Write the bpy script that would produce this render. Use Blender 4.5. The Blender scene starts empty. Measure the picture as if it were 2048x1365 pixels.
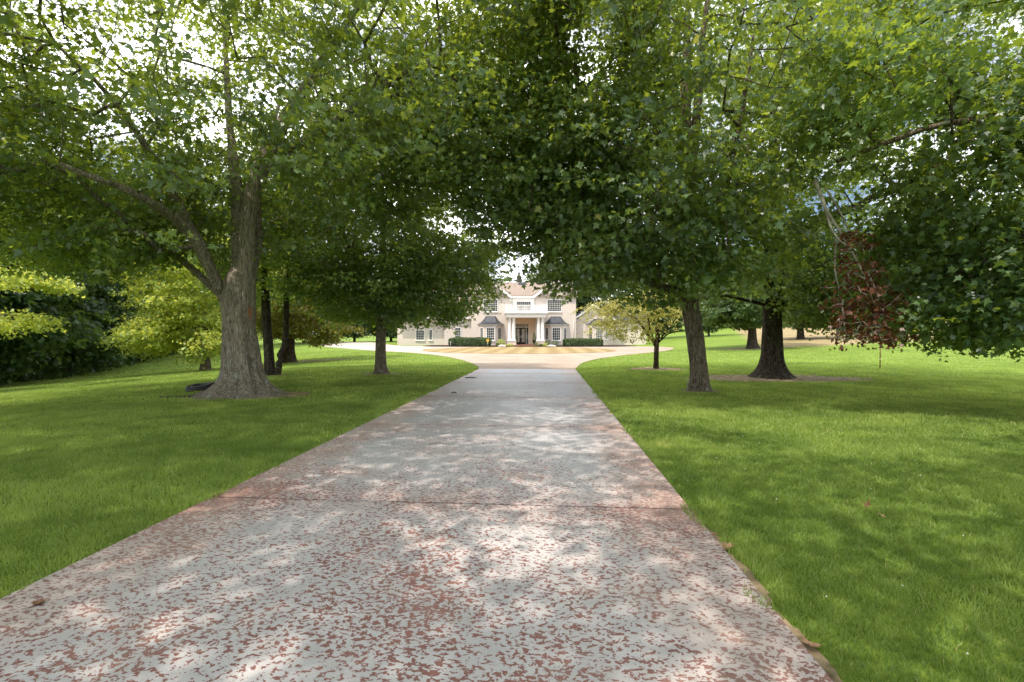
import bpy, bmesh, math, random, hashlib
import numpy as np
from mathutils import Vector, Matrix, noise as mnoise
from mathutils.geometry import delaunay_2d_cdt

SC = bpy.context.scene
COL = SC.collection
F = 967.0            # focal length in pixels of the 2048 px wide photograph
CAMH = 1.5
HV = 672.0           # horizon row
R = math.radians

# ------------------------------------------------------------------ scene helpers
def tag(o, label=None, cat=None, group=None, kind=None):
    if label: o['label'] = label
    if cat: o['category'] = cat
    if group: o['group'] = group
    if kind: o['kind'] = kind
    return o

def empty(name, loc=(0, 0, 0), rz=0.0):
    o = bpy.data.objects.new(name, None)
    COL.objects.link(o)
    o.location = loc
    o.rotation_euler = (0, 0, rz)
    return o

def link_mesh(name, me, mat=None, parent=None):
    o = bpy.data.objects.new(name, me)
    COL.objects.link(o)
    if mat is not None:
        me.materials.append(mat)
    if parent is not None:
        o.parent = parent
    return o

def copy_tree(o, parent=None):
    c = o.copy()
    COL.objects.link(c)
    c.parent = parent
    for ch in list(o.children):
        copy_tree(ch, c)
    return c

class MB:
    """collects simple shapes, builds them as one mesh"""
    def __init__(s):
        s.v = []; s.f = []; s.sm = []
    def poly(s, pts, smooth=False):
        b = len(s.v); s.v += [tuple(p) for p in pts]
        s.f.append(tuple(range(b, b + len(pts)))); s.sm.append(smooth)
    def mesh(s, vs, fs, smooth=False):
        b = len(s.v); s.v += [tuple(p) for p in vs]
        for f in fs:
            s.f.append(tuple(i + b for i in f)); s.sm.append(smooth)
    def box(s, x0, x1, y0, y1, z0, z1):
        vs = [(x0,y0,z0),(x1,y0,z0),(x1,y1,z0),(x0,y1,z0),(x0,y0,z1),(x1,y0,z1),(x1,y1,z1),(x0,y1,z1)]
        s.mesh(vs, [(0,3,2,1),(4,5,6,7),(0,1,5,4),(1,2,6,5),(2,3,7,6),(3,0,4,7)])
    def obox(s, c, ux, uy, uz):
        c = Vector(c); ux = Vector(ux); uy = Vector(uy); uz = Vector(uz)
        vs = [c + ux*a + uy*b + uz*d for d in (-1, 1) for a, b in ((-1,-1),(1,-1),(1,1),(-1,1))]
        s.mesh(vs, [(0,3,2,1),(4,5,6,7),(0,1,5,4),(1,2,6,5),(2,3,7,6),(3,0,4,7)])
    def prism(s, pts, d):
        """pts: planar polygon, extruded by vector d"""
        d = Vector(d); n = len(pts)
        a = [Vector(p) for p in pts]; b = [p + d for p in a]
        s.mesh(a + b, [tuple(range(n))[::-1], tuple(range(n, 2*n))] + [(i, (i+1) % n, n + (i+1) % n, n + i) for i in range(n)])
    def lathe(s, prof, c=(0, 0, 0), n=16, smooth=True):
        vs = []; fs = []
        for r, z in prof:
            for k in range(n):
                a = 2*math.pi*k/n
                vs.append((c[0]+r*math.cos(a), c[1]+r*math.sin(a), c[2]+z))
        for i in range(len(prof)-1):
            for k in range(n):
                k2 = (k+1) % n
                fs.append((i*n+k, i*n+k2, (i+1)*n+k2, (i+1)*n+k))
        fs.append(tuple(range(n))[::-1]); fs.append(tuple((len(prof)-1)*n+k for k in range(n)))
        s.mesh(vs, fs, smooth)
    def tube(s, pts, rads, n=6, smooth=True):
        pts = [Vector(p) for p in pts]
        if not hasattr(rads, '__len__'): rads = [rads]*len(pts)
        vs = []; fs = []
        up = Vector((0.13, 0.27, 1)).normalized()
        prev = None
        for i, p in enumerate(pts):
            t = (pts[min(i+1, len(pts)-1)] - pts[max(i-1, 0)])
            if t.length < 1e-6: t = Vector((0, 0, 1))
            t.normalize()
            if prev is None:
                a = t.cross(up)
                if a.length < 1e-3: a = t.cross(Vector((1, 0, 0)))
            else:
                a = prev - t*prev.dot(t)
            a.normalize(); prev = a
            b = t.cross(a)
            for k in range(n):
                th = 2*math.pi*k/n
                vs.append(p + (a*math.cos(th) + b*math.sin(th))*rads[i])
        for i in range(len(pts)-1):
            for k in range(n):
                k2 = (k+1) % n
                fs.append((i*n+k, i*n+k2, (i+1)*n+k2, (i+1)*n+k))
        fs.append(tuple(range(n))[::-1]); fs.append(tuple((len(pts)-1)*n+k for k in range(n)))
        s.mesh(vs, fs, smooth)
    def build(s, name, mat, parent=None, loc=None):
        me = bpy.data.meshes.new(name)
        me.from_pydata(s.v, [], s.f)
        me.polygons.foreach_set('use_smooth', s.sm)
        me.update()
        o = link_mesh(name, me, mat, parent)
        if loc is not None: o.location = loc
        return o

# ------------------------------------------------------------------ numpy noise
def vnoise(p, seed=0):
    """value noise 0..1, p (N,3)"""
    p = np.asarray(p, dtype=np.float64) + 1000.0
    i = np.floor(p).astype(np.int64); f = p - i
    f = f*f*(3 - 2*f)
    def h(a, b, c):
        n = (a*73856093) ^ (b*19349663) ^ (c*83492791) ^ (seed*2654435761)
        n = (n ^ (n >> 13)) * 1274126177 & 0x7fffffff
        n = (n ^ (n >> 16)) * 668265263 & 0x7fffffff
        return ((n ^ (n >> 15)) & 0xffffff)/float(0xffffff)
    x, y, z = i[:, 0], i[:, 1], i[:, 2]
    fx, fy, fz = f[:, 0], f[:, 1], f[:, 2]
    r = 0
    for dx in (0, 1):
        for dy in (0, 1):
            for dz in (0, 1):
                w = (fx if dx else 1-fx)*(fy if dy else 1-fy)*(fz if dz else 1-fz)
                r = r + w*h(x+dx, y+dy, z+dz)
    return r
def fnoise(p, seed=0, oct=3):
    p = np.asarray(p, float); r = 0; a = 0.5; t = 0
    for k in range(oct):
        r = r + a*vnoise(p*(2**k), seed+k*17); t += a; a *= 0.5
    return r/t

def smooth01(x):
    x = np.clip(x, 0, 1); return x*x*(3-2*x)

# ------------------------------------------------------------------ ground height
def gz(x, y):
    x = np.asarray(x, float); y = np.asarray(y, float)
    z = 0.0045*np.maximum(0, y-25)
    z = z - 1.25*smooth01((-7.5-x)/24.0)*(1-smooth01((y-30)/22.0))
    z = z + 1.3*smooth01((x-14)/30.0)*smooth01((y-24)/30.0)
    z = z + 6.0*smooth01((x-24)/90.0)*smooth01((y-45)/120.0)
    return z
def g(x, y): return float(gz(x, y))
def at(u, v, Y):
    return Vector(((u-1024)/F*Y, Y, CAMH - (v-HV)/F*Y))

# ------------------------------------------------------------------ materials
class NT:
    def __init__(s, name):
        s.m = bpy.data.materials.new(name); s.m.use_nodes = True
        s.t = s.m.node_tree; s.t.nodes.clear()
        s.out = s.n('ShaderNodeOutputMaterial')
    def n(s, typ, **kw):
        nd = s.t.nodes.new(typ)
        for k, v in kw.items():
            if k.startswith('i_'):
                nd.inputs[k[2:].replace('_', ' ')].default_value = v
            else: setattr(nd, k, v)
        return nd
    def l(s, a, b): s.t.links.new(a, b)
    def coord(s, kind='Object', scale=(1, 1, 1), rot=(0, 0, 0), loc=(0, 0, 0)):
        tc = s.n('ShaderNodeTexCoord'); mp = s.n('ShaderNodeMapping')
        mp.inputs['Scale'].default_value = scale; mp.inputs['Rotation'].default_value = rot; mp.inputs['Location'].default_value = loc
        s.l(tc.outputs[kind], mp.inputs['Vector']); return mp.outputs[0]
    def noise(s, vec, scale, detail=3, rough=0.5, dist=0):
        nd = s.n('ShaderNodeTexNoise'); nd.inputs['Scale'].default_value = scale; nd.inputs['Detail'].default_value = detail
        nd.inputs['Roughness'].default_value = rough; nd.inputs['Distortion'].default_value = dist
        if vec is not None: s.l(vec, nd.inputs['Vector'])
        return nd.outputs['Fac']
    def ramp(s, fac, stops, interp='LINEAR'):
        nd = s.n('ShaderNodeValToRGB'); cr = nd.color_ramp; cr.interpolation = interp
        while len(cr.elements) < len(stops): cr.elements.new(0.5)
        for e, (p, c) in zip(cr.elements, stops):
            e.position = p; e.color = (*c, 1) if hasattr(c, '__len__') else (c, c, c, 1)
        s.l(fac, nd.inputs[0]); return nd.outputs[0]
    def mix(s, fac, a, b, blend='MIX'):
        nd = s.n('ShaderNodeMix', data_type='RGBA', blend_type=blend)
        for sock, val in ((nd.inputs[0], fac), (nd.inputs[6], a), (nd.inputs[7], b)):
            if hasattr(val, 'is_output'): s.l(val, sock)
            elif hasattr(val, '__len__'): sock.default_value = (*val, 1)
            else: sock.default_value = val
        return nd.outputs[2]
    def math(s, op, a, b=None, clamp=False):
        nd = s.n('ShaderNodeMath', operation=op, use_clamp=clamp)
        for sock, val in ((nd.inputs[0], a), (nd.inputs[1], b)):
            if val is None: continue
            if hasattr(val, 'is_output'): s.l(val, sock)
            else: sock.default_value = val
        return nd.outputs[0]
    def attr(s, name):
        return s.n('ShaderNodeAttribute', attribute_name=name).outputs['Fac']
    def bump(s, h, strength=0.3, dist=0.02):
        nd = s.n('ShaderNodeBump'); nd.inputs['Strength'].default_value = strength; nd.inputs['Distance'].default_value = dist
        s.l(h, nd.inputs['Height']); return nd.outputs[0]
    def pbsdf(s, color, rough=0.7, spec=0.3, normal=None, metal=0.0):
        nd = s.n('ShaderNodeBsdfPrincipled')
        for key, val in (('Base Color', color), ('Roughness', rough), ('Specular IOR Level', spec), ('Metallic', metal)):
            if hasattr(val, 'is_output'): s.l(val, nd.inputs[key])
            elif hasattr(val, '__len__'): nd.inputs[key].default_value = (*val, 1)
            else: nd.inputs[key].default_value = val
        if normal is not None: s.l(normal, nd.inputs['Normal'])
        return nd.outputs[0]
    def done(s, sh):
        s.l(sh, s.out.inputs['Surface']); return s.m

def simple(name, color, rough=0.6, spec=0.3, var=0.12, scale=3.0, metal=0.0):
    t = NT(name)
    c = t.coord('Object')
    f = t.noise(c, scale, 4, 0.6)
    dark = tuple(x*(1-var*1.6) for x in color); lite = tuple(min(1, x*(1+var)) for x in color)
    col = t.ramp(f, [(0.3, dark), (0.7, lite)])
    return t.done(t.pbsdf(col, rough, spec, None, metal))

def leaf_mat(name, dark, lite, trans, tw=0.5, gloss=0.05, yellow=None, rough=0.38):
    t = NT(name)
    a = t.attr('tint')
    col = t.ramp(a, [(0.12, dark), (0.85, lite)] + ([(0.97, yellow)] if yellow else []))
    tr = t.mix(a, tuple(x*0.75 for x in trans), tuple(min(1, x*1.2) for x in trans))
    d = t.n('ShaderNodeBsdfDiffuse'); t.l(col, d.inputs['Color'])
    b = t.n('ShaderNodeBsdfTranslucent'); t.l(tr, b.inputs['Color'])
    mx = t.n('ShaderNodeMixShader'); mx.inputs[0].default_value = tw
    t.l(d.outputs[0], mx.inputs[1]); t.l(b.outputs[0], mx.inputs[2])
    gl = t.n('ShaderNodeBsdfGlossy'); gl.inputs['Roughness'].default_value = rough
    gl.inputs['Color'].default_value = (0.95, 1.0, 1.0, 1)
    m2 = t.n('ShaderNodeMixShader'); m2.inputs[0].default_value = gloss
    t.l(mx.outputs[0], m2.inputs[1]); t.l(gl.outputs[0], m2.inputs[2])
    return t.done(m2.outputs[0])

def bark_mat(name, dark, mid, lite, scale=1.0, lichen=0.0, wound=None):
    t = NT(name)
    c = t.coord('Object', scale=(13*scale, 13*scale, 1.5*scale))
    n1 = t.noise(c, 1.5, 7, 0.68, 1.1)
    c2 = t.coord('Object', scale=(26*scale, 26*scale, 4.2*scale))
    vo = t.n('ShaderNodeTexVoronoi', feature='DISTANCE_TO_EDGE'); vo.inputs['Scale'].default_value = 1.0
    t.l(t.mix(0.6, c2, t.n('ShaderNodeTexNoise').outputs['Color'], 'ADD'), vo.inputs['Vector'])
    crack = t.math('MULTIPLY', vo.outputs['Distance'], 3.5, True)
    h = t.math('ADD', t.math('MULTIPLY', n1, 1.05), t.math('MULTIPLY', crack, 0.22))
    col = t.ramp(h, [(0.42, dark), (0.64, mid), (0.92, lite)])
    big = t.noise(t.coord('Object'), 1.3, 4, 0.6)
    col = t.mix(t.math('MULTIPLY', big, 0.5), col, tuple(0.8*x for x in dark))
    if lichen:
        ln = t.noise(t.coord('Object', loc=(3, 7, 1)), 7.0, 5, 0.55)
        lm = t.ramp(ln, [(0.61, 0.0), (0.65, 1.0)])
        sep = t.n('ShaderNodeSeparateXYZ'); t.l(t.n('ShaderNodeTexCoord').outputs['Object'], sep.inputs[0])
        low = t.ramp(t.math('MULTIPLY', sep.outputs['Z'], 0.4), [(0.02, 1.0), (0.5, 0.3), (0.9, 0.0)])
        col = t.mix(t.math('MULTIPLY', t.math('MULTIPLY', lm, low), lichen), col, (0.42, 0.46, 0.42))
    if wound:
        tc = t.n('ShaderNodeTexCoord'); mp = t.n('ShaderNodeMapping'); mp.vector_type = 'TEXTURE'
        mp.inputs['Location'].default_value = wound[0]; mp.inputs['Scale'].default_value = wound[1]; mp.inputs['Rotation'].default_value = (0, R(-14), 0)
        t.l(tc.outputs['Object'], mp.inputs['Vector'])
        ln = t.n('ShaderNodeVectorMath', operation='LENGTH'); t.l(mp.outputs[0], ln.inputs[0])
        wm = t.ramp(t.math('ADD', ln.outputs['Value'], t.math('MULTIPLY', n1, 0.5)), [(0.80, 1.0), (0.98, 0.0)])
        col = t.mix(wm, col, (0.42, 0.19, 0.10))
    return t.done(t.pbsdf(col, 0.92, 0.12, t.bump(h, 1.0, 0.06)))

M = {}
M['bark'] = bark_mat('maple_bark', (0.085, 0.066, 0.05), (0.30, 0.245, 0.19), (0.52, 0.45, 0.37), 1.0, 0.9)
M['bark_dark'] = bark_mat('dark_bark', (0.018, 0.014, 0.011), (0.085, 0.067, 0.053), (0.26, 0.215, 0.175), 1.0, 0.4)
M['bark_old'] = bark_mat('old_maple_bark', (0.10, 0.085, 0.068), (0.37, 0.32, 0.265), (0.62, 0.56, 0.48), 1.0, 1.0, ((0.34, -0.15, 2.0), (0.16, 0.16, 0.34)))
M['bark_mid'] = bark_mat('mid_bark', (0.06, 0.047, 0.036), (0.25, 0.20, 0.155), (0.50, 0.43, 0.36), 1.1, 0.8)
M['bark_far'] = simple('far_bark', (0.07, 0.055, 0.04), 0.9, 0.1, 0.4, 6)
M['leaf'] = leaf_mat('maple_leaf', (0.020, 0.066, 0.036), (0.185, 0.285, 0.110), (0.53, 0.65, 0.055), 0.39, 0.06, (0.42, 0.38, 0.09), 0.42)
M['leaf_deep'] = leaf_mat('deep_maple_leaf', (0.020, 0.064, 0.038), (0.175, 0.28, 0.118), (0.54, 0.68, 0.06), 0.40, 0.06, None, 0.42)
M['leaf_warm'] = leaf_mat('warm_leaf', (0.17, 0.27, 0.06), (0.36, 0.46, 0.11), (0.85, 0.90, 0.14), 0.55, 0.03, (0.5, 0.36, 0.07), 0.5)  # leaf colour lightened to carry the sun on the left boughs
M['leaf_gold'] = leaf_mat('golden_leaf', (0.26, 0.26, 0.06), (0.58, 0.53, 0.17), (0.85, 0.78, 0.22), 0.42, 0.04)
M['leaf_autumn'] = leaf_mat('autumn_leaf', (0.06, 0.10, 0.02), (0.24, 0.19, 0.04), (0.45, 0.42, 0.05), 0.45, 0.03)
M['leaf_wood'] = leaf_mat('woodland_leaf', (0.022, 0.055, 0.022), (0.06, 0.115, 0.040), (0.22, 0.33, 0.05), 0.4, 0.03)  # shade of the wood put into darker leaf colours
M['leaf_far'] = leaf_mat('far_leaf', (0.05, 0.10, 0.04), (0.11, 0.17, 0.06), (0.28, 0.36, 0.07), 0.4, 0.03)
M['leaf_dead'] = leaf_mat('dead_leaf', (0.075, 0.027, 0.016), (0.20, 0.078, 0.045), (0.26, 0.09, 0.03), 0.3, 0.02)
M['leaf_hedge'] = leaf_mat('hedge_leaf', (0.035, 0.075, 0.018), (0.12, 0.19, 0.045), (0.22, 0.32, 0.04), 0.3, 0.05)
M['twig_grey'] = simple('bleached_twig', (0.36, 0.33, 0.30), 0.9, 0.1, 0.25, 8)

# ------------------------------------------------------------------ trees
T_MAPLE = np.array([(0.02, 0.0), (0.30, -0.10), (0.24, 0.13), (0.56, 0.36), (0.23, 0.47), (0, 1.0),
                    (-0.23, 0.47), (-0.56, 0.36), (-0.24, 0.13), (-0.30, -0.10)])
T_MAPLE = np.c_[T_MAPLE[:, 0], T_MAPLE[:, 1] - 0.35, -0.35*np.abs(T_MAPLE[:, 0])**1.5]
T_OVAL = np.array([(0, -0.5, 0), (0.33, -0.2, -0.06), (0.27, 0.15, -0.05), (0, 0.5, 0.0), (-0.27, 0.15, -0.05), (-0.33, -0.2, -0.06)])
T_JAG = np.array([(0, -0.5, 0), (0.45, -0.35, -0.1), (0.2, 0.0, 0), (0.5, 0.35, -0.1), (0, 0.5, 0), (-0.4, 0.3, -0.1), (-0.25, -0.05, 0), (-0.5, -0.3, -0.1)])

def leaves_mesh(name, pos, nrm, fwd, size, tint, templ):
    N = len(pos); n = len(templ)
    nrm = nrm/np.linalg.norm(nrm, axis=1, keepdims=True)
    fwd = fwd - nrm*np.sum(fwd*nrm, axis=1, keepdims=True)
    fwd = fwd/(np.linalg.norm(fwd, axis=1, keepdims=True)+1e-9)
    sid = np.cross(fwd, nrm)
    t = templ
    crng = np.random.default_rng(N)
    curl = crng.uniform(-0.4, 2.6, N)[:, None, None]; wid = crng.uniform(0.72, 1.12, N)[:, None, None]
    V = (pos[:, None, :] + size[:, None, None]*(wid*t[None, :, 0, None]*sid[:, None, :] + t[None, :, 1, None]*fwd[:, None, :] + curl*t[None, :, 2, None]*nrm[:, None, :]))
    me = bpy.data.meshes.new(name)
    me.vertices.add(N*n); me.loops.add(N*n); me.polygons.add(N)
    me.vertices.foreach_set('co', V.astype(np.float32).ravel())
    me.loops.foreach_set('vertex_index', np.arange(N*n, dtype=np.int32))
    me.polygons.foreach_set('loop_start', np.arange(0, N*n, n, dtype=np.int32))
    me.update(calc_edges=True)
    at_ = me.attributes.new('tint', 'FLOAT', 'FACE')
    at_.data.foreach_set('value', tint.astype(np.float32))
    return me

def trunk_shape(mb, pts, rads, flare=0.8, fh=0.55, nseg=40, seed=0, lobes=6, rough=0.06, step=0.07, folds=()):
    """a bark covered trunk along pts with root flare at the bottom"""
    pts = [Vector(p) for p in pts]
    L = [0]
    for a, b in zip(pts, pts[1:]): L.append(L[-1] + (b-a).length)
    m = max(6, int(L[-1]/step))
    rng = random.Random(seed)
    lob = [(2*math.pi*(k + rng.uniform(-.3, .3))/lobes, rng.uniform(0.5, 1.25), rng.uniform(3, 7)) for k in range(lobes)]
    vs = []; fs = []
    for i in range(m+1):
        s = L[-1]*i/m
        k = max(j for j in range(len(L)) if L[j] <= s + 1e-9); k = min(k, len(L)-2)
        f = (s-L[k])/(L[k+1]-L[k]); fs_ = f*f*(3-2*f)
        c = pts[k].lerp(pts[k+1], f); r = rads[k]*(1-fs_) + rads[k+1]*fs_
        h = s
        for q in range(nseg):
            a = 2*math.pi*q/nseg
            d = Vector((math.cos(a), math.sin(a), 0))
            fl = 0.22*math.exp(-h/fh)
            for la, lw, lp in lob:
                ca = max(0, math.cos(a-la))**lp
                fl += flare*lw*ca*math.exp(-h/(fh*0.62))
                fl += 0.05*lw*ca*math.exp(-h/2.2)
            w = mnoise.noise(Vector((d.x*2.2, d.y*2.2, h*0.7 + seed)))*rough*1.4 + mnoise.noise(Vector((d.x*7, d.y*7, h*1.6 + seed*2)))*rough*0.8
            for fa, fw, fd, fz in folds:
                da = (a - fa - 0.12*math.sin(h*1.7) + math.pi) % (2*math.pi) - math.pi
                fl -= fd*math.exp(-(da/fw)**2)*max(0.0, 1-h/fz)**0.6 if h < fz else 0
            rr = r*(1 + fl + w)
            vs.append(c + d*rr)
    for i in range(m):
        for q in range(nseg):
            q2 = (q+1) % nseg
            fs.append((i*nseg+q, i*nseg+q2, (i+1)*nseg+q2, (i+1)*nseg+q))
    fs.append(tuple(m*nseg+q for q in range(nseg)))
    mb.mesh(vs, fs, True)

def resample(pts, step):
    out = [np.array(pts[0], float)]
    for a, b in zip(pts, pts[1:]):
        a = np.array(a, float); b = np.array(b, float)
        n = max(1, int(np.linalg.norm(b-a)/step))
        for k in range(1, n+1): out.append(a + (b-a)*k/n)
    return np.array(out)

def curve(pts, n=4):
    """Catmull-Rom"""
    P = [np.array(p, float) for p in pts]
    P = [2*P[0]-P[1]] + P + [2*P[-1]-P[-2]]
    out = []
    for i in range(1, len(P)-2):
        for k in range(n):
            t = k/n
            out.append(0.5*((2*P[i]) + (-P[i-1]+P[i+1])*t + (2*P[i-1]-5*P[i]+4*P[i+1]-P[i+2])*t*t + (-P[i-1]+3*P[i]-3*P[i+1]+P[i+2])*t**3))
    out.append(P[-2])
    return np.array(out)

def drive_x(y): return 0.66 + 0.0743*(y-21.3)     # centre line of the drive

def sample_volume(ells, n, rng, shell=0.35, seed=0, gap=0.42, gapscale=0.55, reject=None):
    W = np.array([e[2] for e in ells], float); W /= W.sum()
    out = []
    tot = 0
    while tot < n:
        k = rng.choice(len(ells), size=n*2, p=W)
        C = np.array([ells[j][0] for j in k], float); Rr = np.array([ells[j][1] for j in k], float)
        d = rng.normal(size=(n*2, 3)); d /= np.linalg.norm(d, axis=1, keepdims=True)
        r = rng.random(n*2)**shell
        # lumpy outline
        lump = 0.80 + 0.40*fnoise(d*2.1 + 7.7*k[:, None], seed+5, 2)
        P = C + d*Rr*(r*lump)[:, None]
        keep = fnoise(P*gapscale, seed+9, 2) > gap
        if reject is not None: keep &= ~reject(P)
        P = P[keep]; out.append(P); tot += len(P)
        n2 = n
    return np.concatenate(out)[:n]

def branch_network(mb, skel, srad, clusters, axis, twig=0.005, step=0.45, expo=2.35, sag=0.06, seed=0, minr=0.004, nmain=6):
    """skel: list of polylines (arrays) with radii; joins every cluster to the nearest wood, grows tubes"""
    rng = np.random.default_rng(seed)
    pos = []; par = []; base = []
    for pl, rd, parent in skel:
        prev = parent
        for p, r in zip(pl, rd):
            pos.append(p); par.append(prev); base.append(r); prev = len(pos)-1
    nskel = len(pos)
    cap = nskel + len(clusters)*16
    A = np.zeros((cap, 3)); A[:nskel] = pos
    axis = np.array(axis)
    dist = np.zeros(cap)
    dist[:nskel] = np.linalg.norm(A[:nskel, :2]-axis[None, :2], axis=1)
    d0 = np.min(np.linalg.norm(clusters[:, None, :] - A[None, :nskel:2, :], axis=2), axis=1)
    order = np.argsort(d0)
    n = nskel
    chains = []
    ends = []
    for ci in order:
        c = clusters[ci]
        dv = A[:n] - c
        d = np.sqrt((dv*dv).sum(1))
        cd = np.linalg.norm(c[:2]-axis[:2])
        pen = np.maximum(0, dist[:n]-cd)*1.2 + np.maximum(0, A[:n, 2]-c[2]-0.3)*0.5
        k = int(np.argmin(d + pen))
        a = A[k]; L = np.linalg.norm(c-a)
        m = max(1, int(L/step))
        # leave along a curve that rises first and then sags
        bend = np.array([0, 0, 1.0])*sag*L + rng.normal(size=3)*0.07*L
        chain = [k]
        prev = k
        for q in range(1, m+1):
            t = q/m
            p = a + (c-a)*t + bend*math.sin(math.pi*t)
            if n >= cap: break
            A[n] = p; dist[n] = np.linalg.norm(p[:2]-axis[:2]); par.append(prev); base.append(0.0)
            chain.append(n); prev = n; n += 1
        chains.append(chain); ends.append(prev)
    acc = np.zeros(n)
    for e in ends: acc[e] += twig**expo
    for i in range(n-1, -1, -1):
        p = par[i]
        if p is not None and p >= 0: acc[p] += acc[i]
    rad = np.maximum(acc, (twig*0.7)**expo)**(1/expo)
    rad = np.maximum(rad, minr)
    for i in range(nskel): rad[i] = base[i]
    for ch in chains:
        rr = [min(rad[i], 0.09) for i in ch]
        rr[0] = min(rr[0], rr[1]*1.25) if len(rr) > 1 else rr[0]
        mb.tube(A[ch], rr, 5 if rr[0] > 0.025 else 3)
    off = 0
    for pl, rd, parent in skel:
        if parent is not None and parent != -2:
            mb.tube(pl, list(rd), 10 if max(rd) > 0.1 else 7)
        off += len(pl)
    return A[:n], ends, order

def crown_leaves(name, clusters, centre, rng, per, size, templ, spread=0.45, flat=0.35, upw=0.75, outw=0.55, rnd=0.55, tint_seed=0, hang=0.5, sizevar=0.3):
    n = len(clusters)
    k = np.repeat(np.arange(n), per)
    c = clusters[k]
    out = c - np.array(centre)[None, :]; out[:, 2] *= 0.35
    out /= (np.linalg.norm(out, axis=1, keepdims=True)+1e-6)
    j = rng.normal(size=(len(k), 3)); j[:, 2] *= flat
    j *= spread*0.62
    P = c + j
    # sprays droop away from the tree
    P[:, 2] -= 0.22*np.sum(j*out, axis=1)
    nr = np.array([0, 0, 1.0])*upw + out*outw + rng.normal(size=(len(k), 3))*rnd
    fw = out*0.9 + rng.normal(size=(len(k), 3))*0.8 + np.array([0, 0, -hang])
    sz = size*(1 + 1.25*sizevar*rng.normal(size=len(k))).clip(0.4, 1.7)
    tint = 0.5*fnoise(P*0.6, tint_seed, 2) + 0.35*rng.random(len(k)) + 0.4*rng.random(n)[k]
    tint = ((tint-0.30)/0.75).clip(0, 0.92)
    tint[rng.random(len(k)) < 0.004] = 1.0
    return leaves_mesh(name, P, nr, fw, sz, tint, templ)

def make_tree(name, base, trunk, limbs, ells, ncl, per, lsize, mat, bark, label, cat='tree', seed=1, zmin=2.0, reject=None,
              templ=T_MAPLE, gap=0.42, gapscale=0.55, flare=0.7, fh=0.5, lobes=6, nseg=40, spread=0.45, shell=0.35, group=None,
              twig=0.0062, autolimbs=0, flat=0.35, step=0.45, sag=0.06, upw=0.75, outw=0.45, rnd=0.75, trough=0.06, tstep=0.07, folds=()):
    """trunk: [(x,y,z,r)] world; limbs: list of [(x,y,z,r)...] world starting on the trunk"""
    rng = np.random.default_rng(seed)
    bx, by = base; bz = g(bx, by)
    O = np.array([bx, by, bz])
    root = empty(name, (bx, by, bz))
    tag(root, label, cat, group)
    loc = lambda p: np.array(p, float)[:3] - O
    mb = MB()
    tp = [loc(p) for p in trunk]; tr = [p[3] for p in trunk]
    tp[0] = np.array([tp[0][0], tp[0][1], -0.12])
    trunk_shape(mb, tp, tr, flare, fh, nseg, seed, lobes, trough, tstep, folds)
    skel = []
    tc = resample(tp, 0.4); trad = np.interp(np.linspace(0, 1, len(tc)), np.linspace(0, 1, len(tr)), tr)
    h0 = len(tc)*0.45 if len(tc) > 4 else 0
    skel.append((tc[int(h0):], trad[int(h0):], -2))
    top = len(tc) - int(h0) - 1
    L = [[loc(p) for p in l] for l in limbs]; LR = [[p[3] for p in l] for l in limbs]
    ec = np.array([e[0] for e in ells], float) - O
    er = np.array([e[1] for e in ells], float)
    for k in range(autolimbs):
        a = 2*math.pi*(k + rng.uniform(-.25, .25))/autolimbs
        el = rng.uniform(0.35, 1.1)
        j = 0
        dvec = np.array([math.cos(a)*math.cos(el), math.sin(a)*math.cos(el), math.sin(el)])
        st = tc[-1 - (k % 3)] if len(tc) > 4 else tc[-1]
        en = ec[j] + dvec*er[j]*0.62
        mid = (st+en)/2 + np.array([0, 0, 0.12*np.linalg.norm(en-st)]) + rng.normal(size=3)*0.08*np.linalg.norm(en-st)
        r0 = tr[-1]*rng.uniform(0.38, 0.6)
        L.append([st, st*0.6+mid*0.4 + rng.normal(size=3)*0.08, mid, en]); LR.append([r0, r0*0.8, r0*0.55, r0*0.15])
    for l, r in zip(L, LR):
        pl = curve(l, 5); rd = np.interp(np.linspace(0, 1, len(pl)), np.linspace(0, 1, len(r)), r)
        wob = rng.normal(size=pl.shape)*0.02*np.minimum(1, np.arange(len(pl))/3)[:, None]
        skel.append((pl + wob, rd, top))
    rej = None
    def rej(P):
        W = P
        bad = W[:, 2] < gz(W[:, 0], W[:, 1]) + zmin + 1.3*(fnoise(W*np.array([0.8, 0.8, 0]), seed+3, 2)-0.45) + 0.7*(fnoise(W*np.array([2.1, 2.1, 0]), seed+4, 2)-0.5)
        dc = np.linalg.norm(W - np.array([0, 0, CAMH]), axis=1)
        bad |= dc < 4.0
        # open corridor above the drive
        bad |= (np.abs(W[:, 0]-0.10) < 0.30 + 0.34*(3.8-W[:, 2])) & (W[:, 2] < 3.8) & (W[:, 1] < 23)
        if reject is not None: bad |= reject(W)
        return bad
    cl = sample_volume(ells, ncl, rng, shell, seed, gap, gapscale, rej) - O
    branch_network(mb, skel, None, cl, (tp[-1][0], tp[-1][1]), twig, step, 2.35, sag, seed)
    mb.build('trunk', bark, root)
    cen = np.average(ec, axis=0, weights=[e[2] for e in ells])
    me = crown_leaves('crown', cl, cen, rng, per, lsize, templ, spread, flat, upw, outw, rnd, seed)
    link_mesh('crown', me, mat, root)
    return root, cl

def P4(u, v, Y, r):
    p = at(u, v, Y); return (p.x, p.y, p.z, r)

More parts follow.
